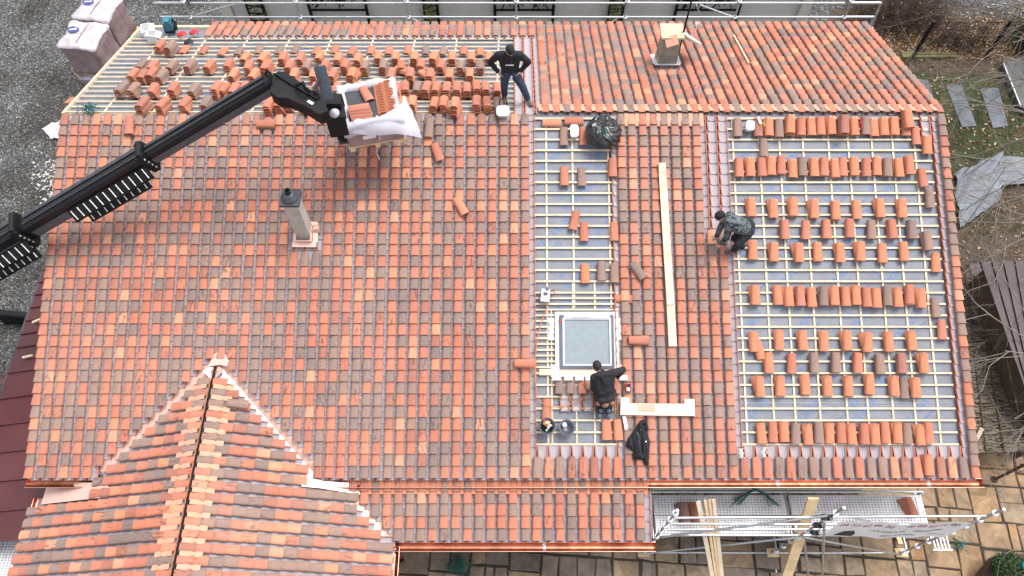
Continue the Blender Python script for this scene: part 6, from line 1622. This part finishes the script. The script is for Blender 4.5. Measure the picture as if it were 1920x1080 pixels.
# buckets
def bucket(u, v, r, h, label, m):
    p = onf(NEAR, u, v, .07); t = thing('bucket', label, 'bucket', p); tilt = Matrix.Rotation(math.radians(8), 3, 'X')
    mb = MB(); mb.lathe([(r * .72, 0), (r * .76, .01), (r, h), (r * 1.07, h), (r * 1.07, h + .015), (r * .95, h + .015), (r * .72, .03), (.01, .02)], p, 26, tilt); mb.build('tub', m, t)
    mb = MB(); mb.tube([p + tilt @ Vector((r * 1.06 * math.cos(a_), r * 1.06 * math.sin(a_), h - .02 - .05 * math.sin(math.pi * k / 12))) for k, a_ in enumerate([math.radians(200 + 140 * q / 12) for q in range(13)])], .007, 5); mb.build('handle', 'galv', t)
    return p, t, tilt
p, t, tl = bucket(1025, 803, .145, .24, 'black bucket full of offcuts and tools at bottom of left bay', 'dark_grey')
for q, m in enumerate(('pine', 'red_paint', 'copper', 'pine', 'timber', 'black_matt', 'pine', 'galv')):
    mb = MB(); c = p + Vector((random.gauss(0, .05), random.gauss(0, .05), .20 + random.uniform(-.03, .03))); d = Vector((random.gauss(0, .6), random.gauss(0, .6), .5)).normalized() * .08; mb.bar(c - d, c + d, .035, .022); mb.build('offcut', m, t)
p, t, tl = bucket(1062, 804, .145, .14, 'wide black mortar bucket holding a white roll, bottom of left bay', 'steel_grey')
mb = MB(); mb.lathe([(.045, 0), (.05, .05), (.04, .09), (.015, .095)], p + Vector((-.04, .05, .03)), 16); mb.build('white_roll', 'white_plastic', t)
# white tubs
def tub(u, v, w, l, label, fr=NEAR, n=.06, rot=0, handle=False):
    M = NM(u, v, n, rot, fr); t = thing('plastic_tub', label, 'tub', M.translation, 'white plastic tubs', M=M); mb = MB(); rs = []
    for z, s in ((0, .85), (.10, .98), (.135, 1.03), (.15, 1.03), (.158, .94)):
        ring = []
        for k in range(24):
            a_ = 2 * math.pi * k / 24; c_, s_ = math.cos(a_), math.sin(a_); ring.append(Vector((w / 2 * s * abs(c_) ** .45 * (1 if c_ > 0 else -1), l / 2 * s * abs(s_) ** .45 * (1 if s_ > 0 else -1), z)))
        rs.append(ring)
    mb.rings(rs, 0, True); mb.build('body', 'white_plastic', t, M)
    mb = MB(); mb.box((0, 0, .162), (w * .6, l * .6, .006)); mb.build('lid_panel', 'flash_white', t, M)
    if handle: mb = MB(); mb.tube([M @ Vector(q) for q in ((-.08, .10, .12), (-.06, .22, .2), (.06, .25, .2), (.09, .12, .12))], .014, 6); mb.build('handle', 'black_matt', t)
tub(1076, 250, .17, .255, 'white plastic tub between two tiles near the top of left bay'); tub(1403, 240, .17, .20, 'crumpled white tub between tiles in the ridge row of right bay', rot=-.1); tub(943, 213, .26, .22, 'white plastic tub with black handle at the ridge below the standing man', n=.12, handle=True)
# grey fastener case + hose
M = NM(1022, 556, .07, -.12); t = thing('fastener_case', 'grey tool case left of the skylight with an air hose', 'tool case', M.translation, M=M)
mb = MB(); mb.box((0, 0, .09), (.17, .25, .16)); mb.build('body', 'zinc', t, M); mb = MB(); mb.box((.02, .13, .13), (.06, .07, .10)); mb.box((0, .03, .18), (.08, .05, .03)); mb.build('clasp', 'steel_dark', t, M); mb = MB(); mb.tube([M @ Vector((.09, .10, .1)), M @ Vector((.15, .13, .14)), M @ Vector((.18, .06, .12)), M @ Vector((.12, .0, .1))], .014, 6); mb.build('short_hose', 'copper_dark', t)
pts = [(1031, 562), (1024, 582), (1013, 612), (1006, 650), (1003, 690), (1005, 722), (1009, 746), (1020, 758), (1040, 763), (1062, 760), (1085, 752), (1108, 737)]
mat('orange_hose', (.52, .20, .10), .4, .1, 6)
P = [onf(NEAR, u, v, .17 if u < 1011 else .12) for u, v in pts]; Q_ = []
for i in range(len(P) - 1):
    p0, p1, p2, p3 = P[max(i - 1, 0)], P[i], P[i + 1], P[min(i + 2, len(P) - 1)]
    for s in range(5): t_ = s / 5; Q_.append(.5 * ((2 * p1) + (p2 - p0) * t_ + (2 * p0 - 5 * p1 + 4 * p2 - p3) * t_ ** 2 + (3 * p1 - p0 - 3 * p2 + p3) * t_ ** 3))
mb = MB(); mb.tube(Q_ + [P[-1]], .010, 6); tag(mb.build('air_hose', 'orange_hose'), 'orange air hose curling from the grey case to the kneeling man', 'hose')
# red chalk line box, nail gun, mallet piece
M = NM(1177, 727, .12, .05); t = thing('nail_box', 'small red box of white nails right of the kneeling man', 'box', M.translation, M=M); mb = MB(); ringbox(mb, -.05, .05, -.075, .075, .012, 0, .09); mb.box((0, 0, .006), (.09, .14, .01)); mb.build('tray', 'red_paint', t, M); mb = MB(); mb.box((0, -.03, .05), (.06, .06, .06)); mb.build('nail_pack', 'white_plastic', t, M)
M = NM(1102, 723, .10, .2); t = thing('sponge', 'tan leather glove left of the kneeling man', 'glove', M.translation, M=M); t.name = 'work_glove'; W[t.name] = M; mb = MB(); capsule(mb, M @ Vector((0, -.05, .06)), M @ Vector((0, .05, .06)), .045, .05, 10, ((0, 0, 1), 1.2)); 
for k in range(4): capsule(mb, M @ Vector((-.03 + k * .02, .06, .06)), M @ Vector((-.035 + k * .025, .12, .05)), .014, .012, 8)
capsule(mb, M @ Vector((-.04, 0, .06)), M @ Vector((-.08, .05, .05)), .015, .012, 8)
fuse('glove', mb, 'tan_leather', t, .009, 1)
# tools in the far left corner
ep = onf(BACK, 322, 58, .06)
t = thing('cordless_drill', 'teal cordless tool standing in the far left corner of the roof', 'power tool', ep)
mb = MB(); mb.box(ep + Vector((0, 0, .22)), (.20, .26, .22), Matrix.Rotation(.1, 3, 'Z')); mb.box(ep + Vector((.03, -.05, .36)), (.12, .14, .07)); mb.build('body', 'teal', t); mb = MB(); mb.tube([ep + Vector((.10, .08, .30)), ep + Vector((.18, .02, .26)), ep + Vector((.17, -.08, .10))], .035, 8); mb.box(ep + Vector((0, 0, .08)), (.24, .24, .10)); mb.build('handle', 'black_matt', t)
for u, v, lab in ((336, 66, 'red and black work glove beside the teal tool'), (359, 62, 'second red work glove lying on the far eave board'), (349, 80, 'dark red glove lying below the other gloves')):
    c = onf(BACK, u, v, .12); t = thing('work_glove', lab, 'glove', c, 'gloves in the far left corner'); mb = MB(); capsule(mb, c, c + Vector((.08, .05, .03)), .055, .05, 10)
    for k in range(4): capsule(mb, c + Vector((.09, -.02 + k * .028, .03)), c + Vector((.16, -.03 + k * .035, .0)), .016, .013, 8)
    capsule(mb, c + Vector((.03, -.04, .03)), c + Vector((.08, -.10, .02)), .017, .014, 8); fuse('glove', mb, 'red_paint' if u != 349 else 'print_black', t, .011, 1)
for u, v, sx, sy, rot, lab in ((278, 64, .20, .30, .3, 'white fastener carton standing on the far left verge'), (289, 74, .24, .2, -.1, 'open white carton with green print by the far left verge')):
    c = onf(BACK, u, v, .08); M = Matrix.Translation(c) @ Matrix.Rotation(rot, 4, 'Z'); t = thing('carton', lab, 'carton', c, M=M); mb = MB(); ringbox(mb, -sx / 2, sx / 2, -sy / 2, sy / 2, .012, 0, .2); mb.box((0, 0, .01), (sx - .03, sy - .03, .012)); mb.box((sx * .5 + .05, 0, .17), (.12, sy, .008), Matrix.Rotation(.4, 3, 'Y')); mb.build('box', 'white_plastic', t, M)
    if u == 289: mb = MB(); mb.box((sx / 2 + .002, 0.02, .10), (.006, sy * .6, .16)); mb.build('green_panel', 'green_string', t, M)
# green string bundles
def strings(c, n, s, label, up=.10, parent_n=(0, 0, 1)):
    mb = MB()
    for k in range(n):
        a_ = random.uniform(0, 6.3); L = s * random.uniform(.5, 1.1); p1 = c + Vector((math.cos(a_) * L, math.sin(a_) * L * .8, random.uniform(-.01, .05))); p0 = c - Vector((math.cos(a_ + .6) * L * .6, math.sin(a_ + .6) * L * .5, 0)); m_ = (p0 + p1) / 2 + Vector((random.gauss(0, .04), random.gauss(0, .04), up))
        mb.tube([p0, m_, p1], .007, 4, caps=False)
    tag(mb.build('plastic_strap_bundle', 'green_string'), label, 'strap bundle', 'green plastic strap bundles')
strings(onf(BACK, 168, 208, .1), 20, .26, 'tangle of green plastic strap at far left end of the ridge', .14); strings(onf(NEAR, 768, 216, .14), 16, .17, 'tangle of green plastic strap right of the pallet at the ridge'); strings(gz(858, 1062, .08), 30, .42, 'tangle of green plastic strap on the paving below the porch'); strings(gz(1130, 250, 5.72), 6, .10, 'shred of green strap on the black rubbish bag'); strings(gz(1795, 1022, .1), 14, .30, 'tangle of green strap on paving by the right scaffold post')
c = gz(1414, 920, DZ + .16); mb = MB()
for k in range(18):
    s = random.choice((-1, 1)); e_ = random.gauss(.40, .08) * s; mb.tube([c + Vector((random.gauss(0, .03), .03, .02)), c + Vector((e_ * .4, -.06, .05)), gz(1414 + e_ * 95, 944 + random.gauss(0, 5), DZ + .06)], .008, 4, caps=False)
for k in range(10): mb.tube([c, c + Vector((random.gauss(0, .12), random.uniform(-.02, .15), random.uniform(.05, .2)))], .006, 4, caps=False)
tag(mb.build('plastic_strap_bundle', 'green_string'), 'green plastic strap bundle hanging over the rear scaffold rail', 'strap bundle', 'green plastic strap bundles')
for u, v, lab in ((1389, 850, 'white cable tie bunch on starter tiles at left of right bay'), (1434, 848, 'second bunch of white cable ties on the starter tiles')):
    mb = MB(); c = loc(NEAR, u, v, .13)
    for k in range(5): mb.tube([Vector((c.x + random.gauss(0, .02), c.y + .09, .14)), Vector((c.x + random.gauss(0, .03), c.y, .17)), Vector((c.x + random.gauss(0, .03), c.y - .09, .13))], .006, 4, caps=False)
    tag(mb.build('cable_tie_bunch', 'white_plastic', None, NEAR), lab, 'cable ties')
p = gz(746, 1052, .06); t = thing('brush', 'black and red hand brush on the paving under the wing gutter', 'brush', p); mb = MB(); mb.bar(p + Vector((-.12, -.08, .03)), p + Vector((.12, .05, .03)), .09, .06); mb.build('block', 'black_matt', t); mb = MB(); mb.bar(p + Vector((-.10, -.03, .065)), p + Vector((.10, .07, .065)), .03, .012); mb.build('stripe', 'red_paint', t)
c = onf(NEAR, 1613, 231, .17); mb = MB(); pts = [c + Vector((math.cos(k * 1.1) * .03, -.16 + k * .016, .03 + .02 * math.sin(k * 2.1))) for k in range(20)]; mb.tube(pts, .012, 5); tag(mb.build('lashing_rope', 'red_paint'), 'knotted red rope lying on the brown tile in the ridge row', 'rope')
c = onf(NEAR, 1424, 226, .20); mb = MB(); mb.box(c, (.05, .16, .012), Matrix.Rotation(.35, 3, 'Z') @ Matrix.Rotation(PH, 3, 'X')); t = thing('marker_tag', 'pale paper tag with yellow string on the ridge row at left', 'tag', c); mb.build('paper', 'flash_white', t); mat('yellow', (.7, .5, .05), .6); mb = MB(); mb.tube([c + Vector((.02, -.08, .02)), c + Vector((.07, -.10, .03)), c + Vector((.10, -.15, .01)), c + Vector((.04, -.13, .02))], .008, 5); mb.build('string', 'yellow', t)
finish_tiles()
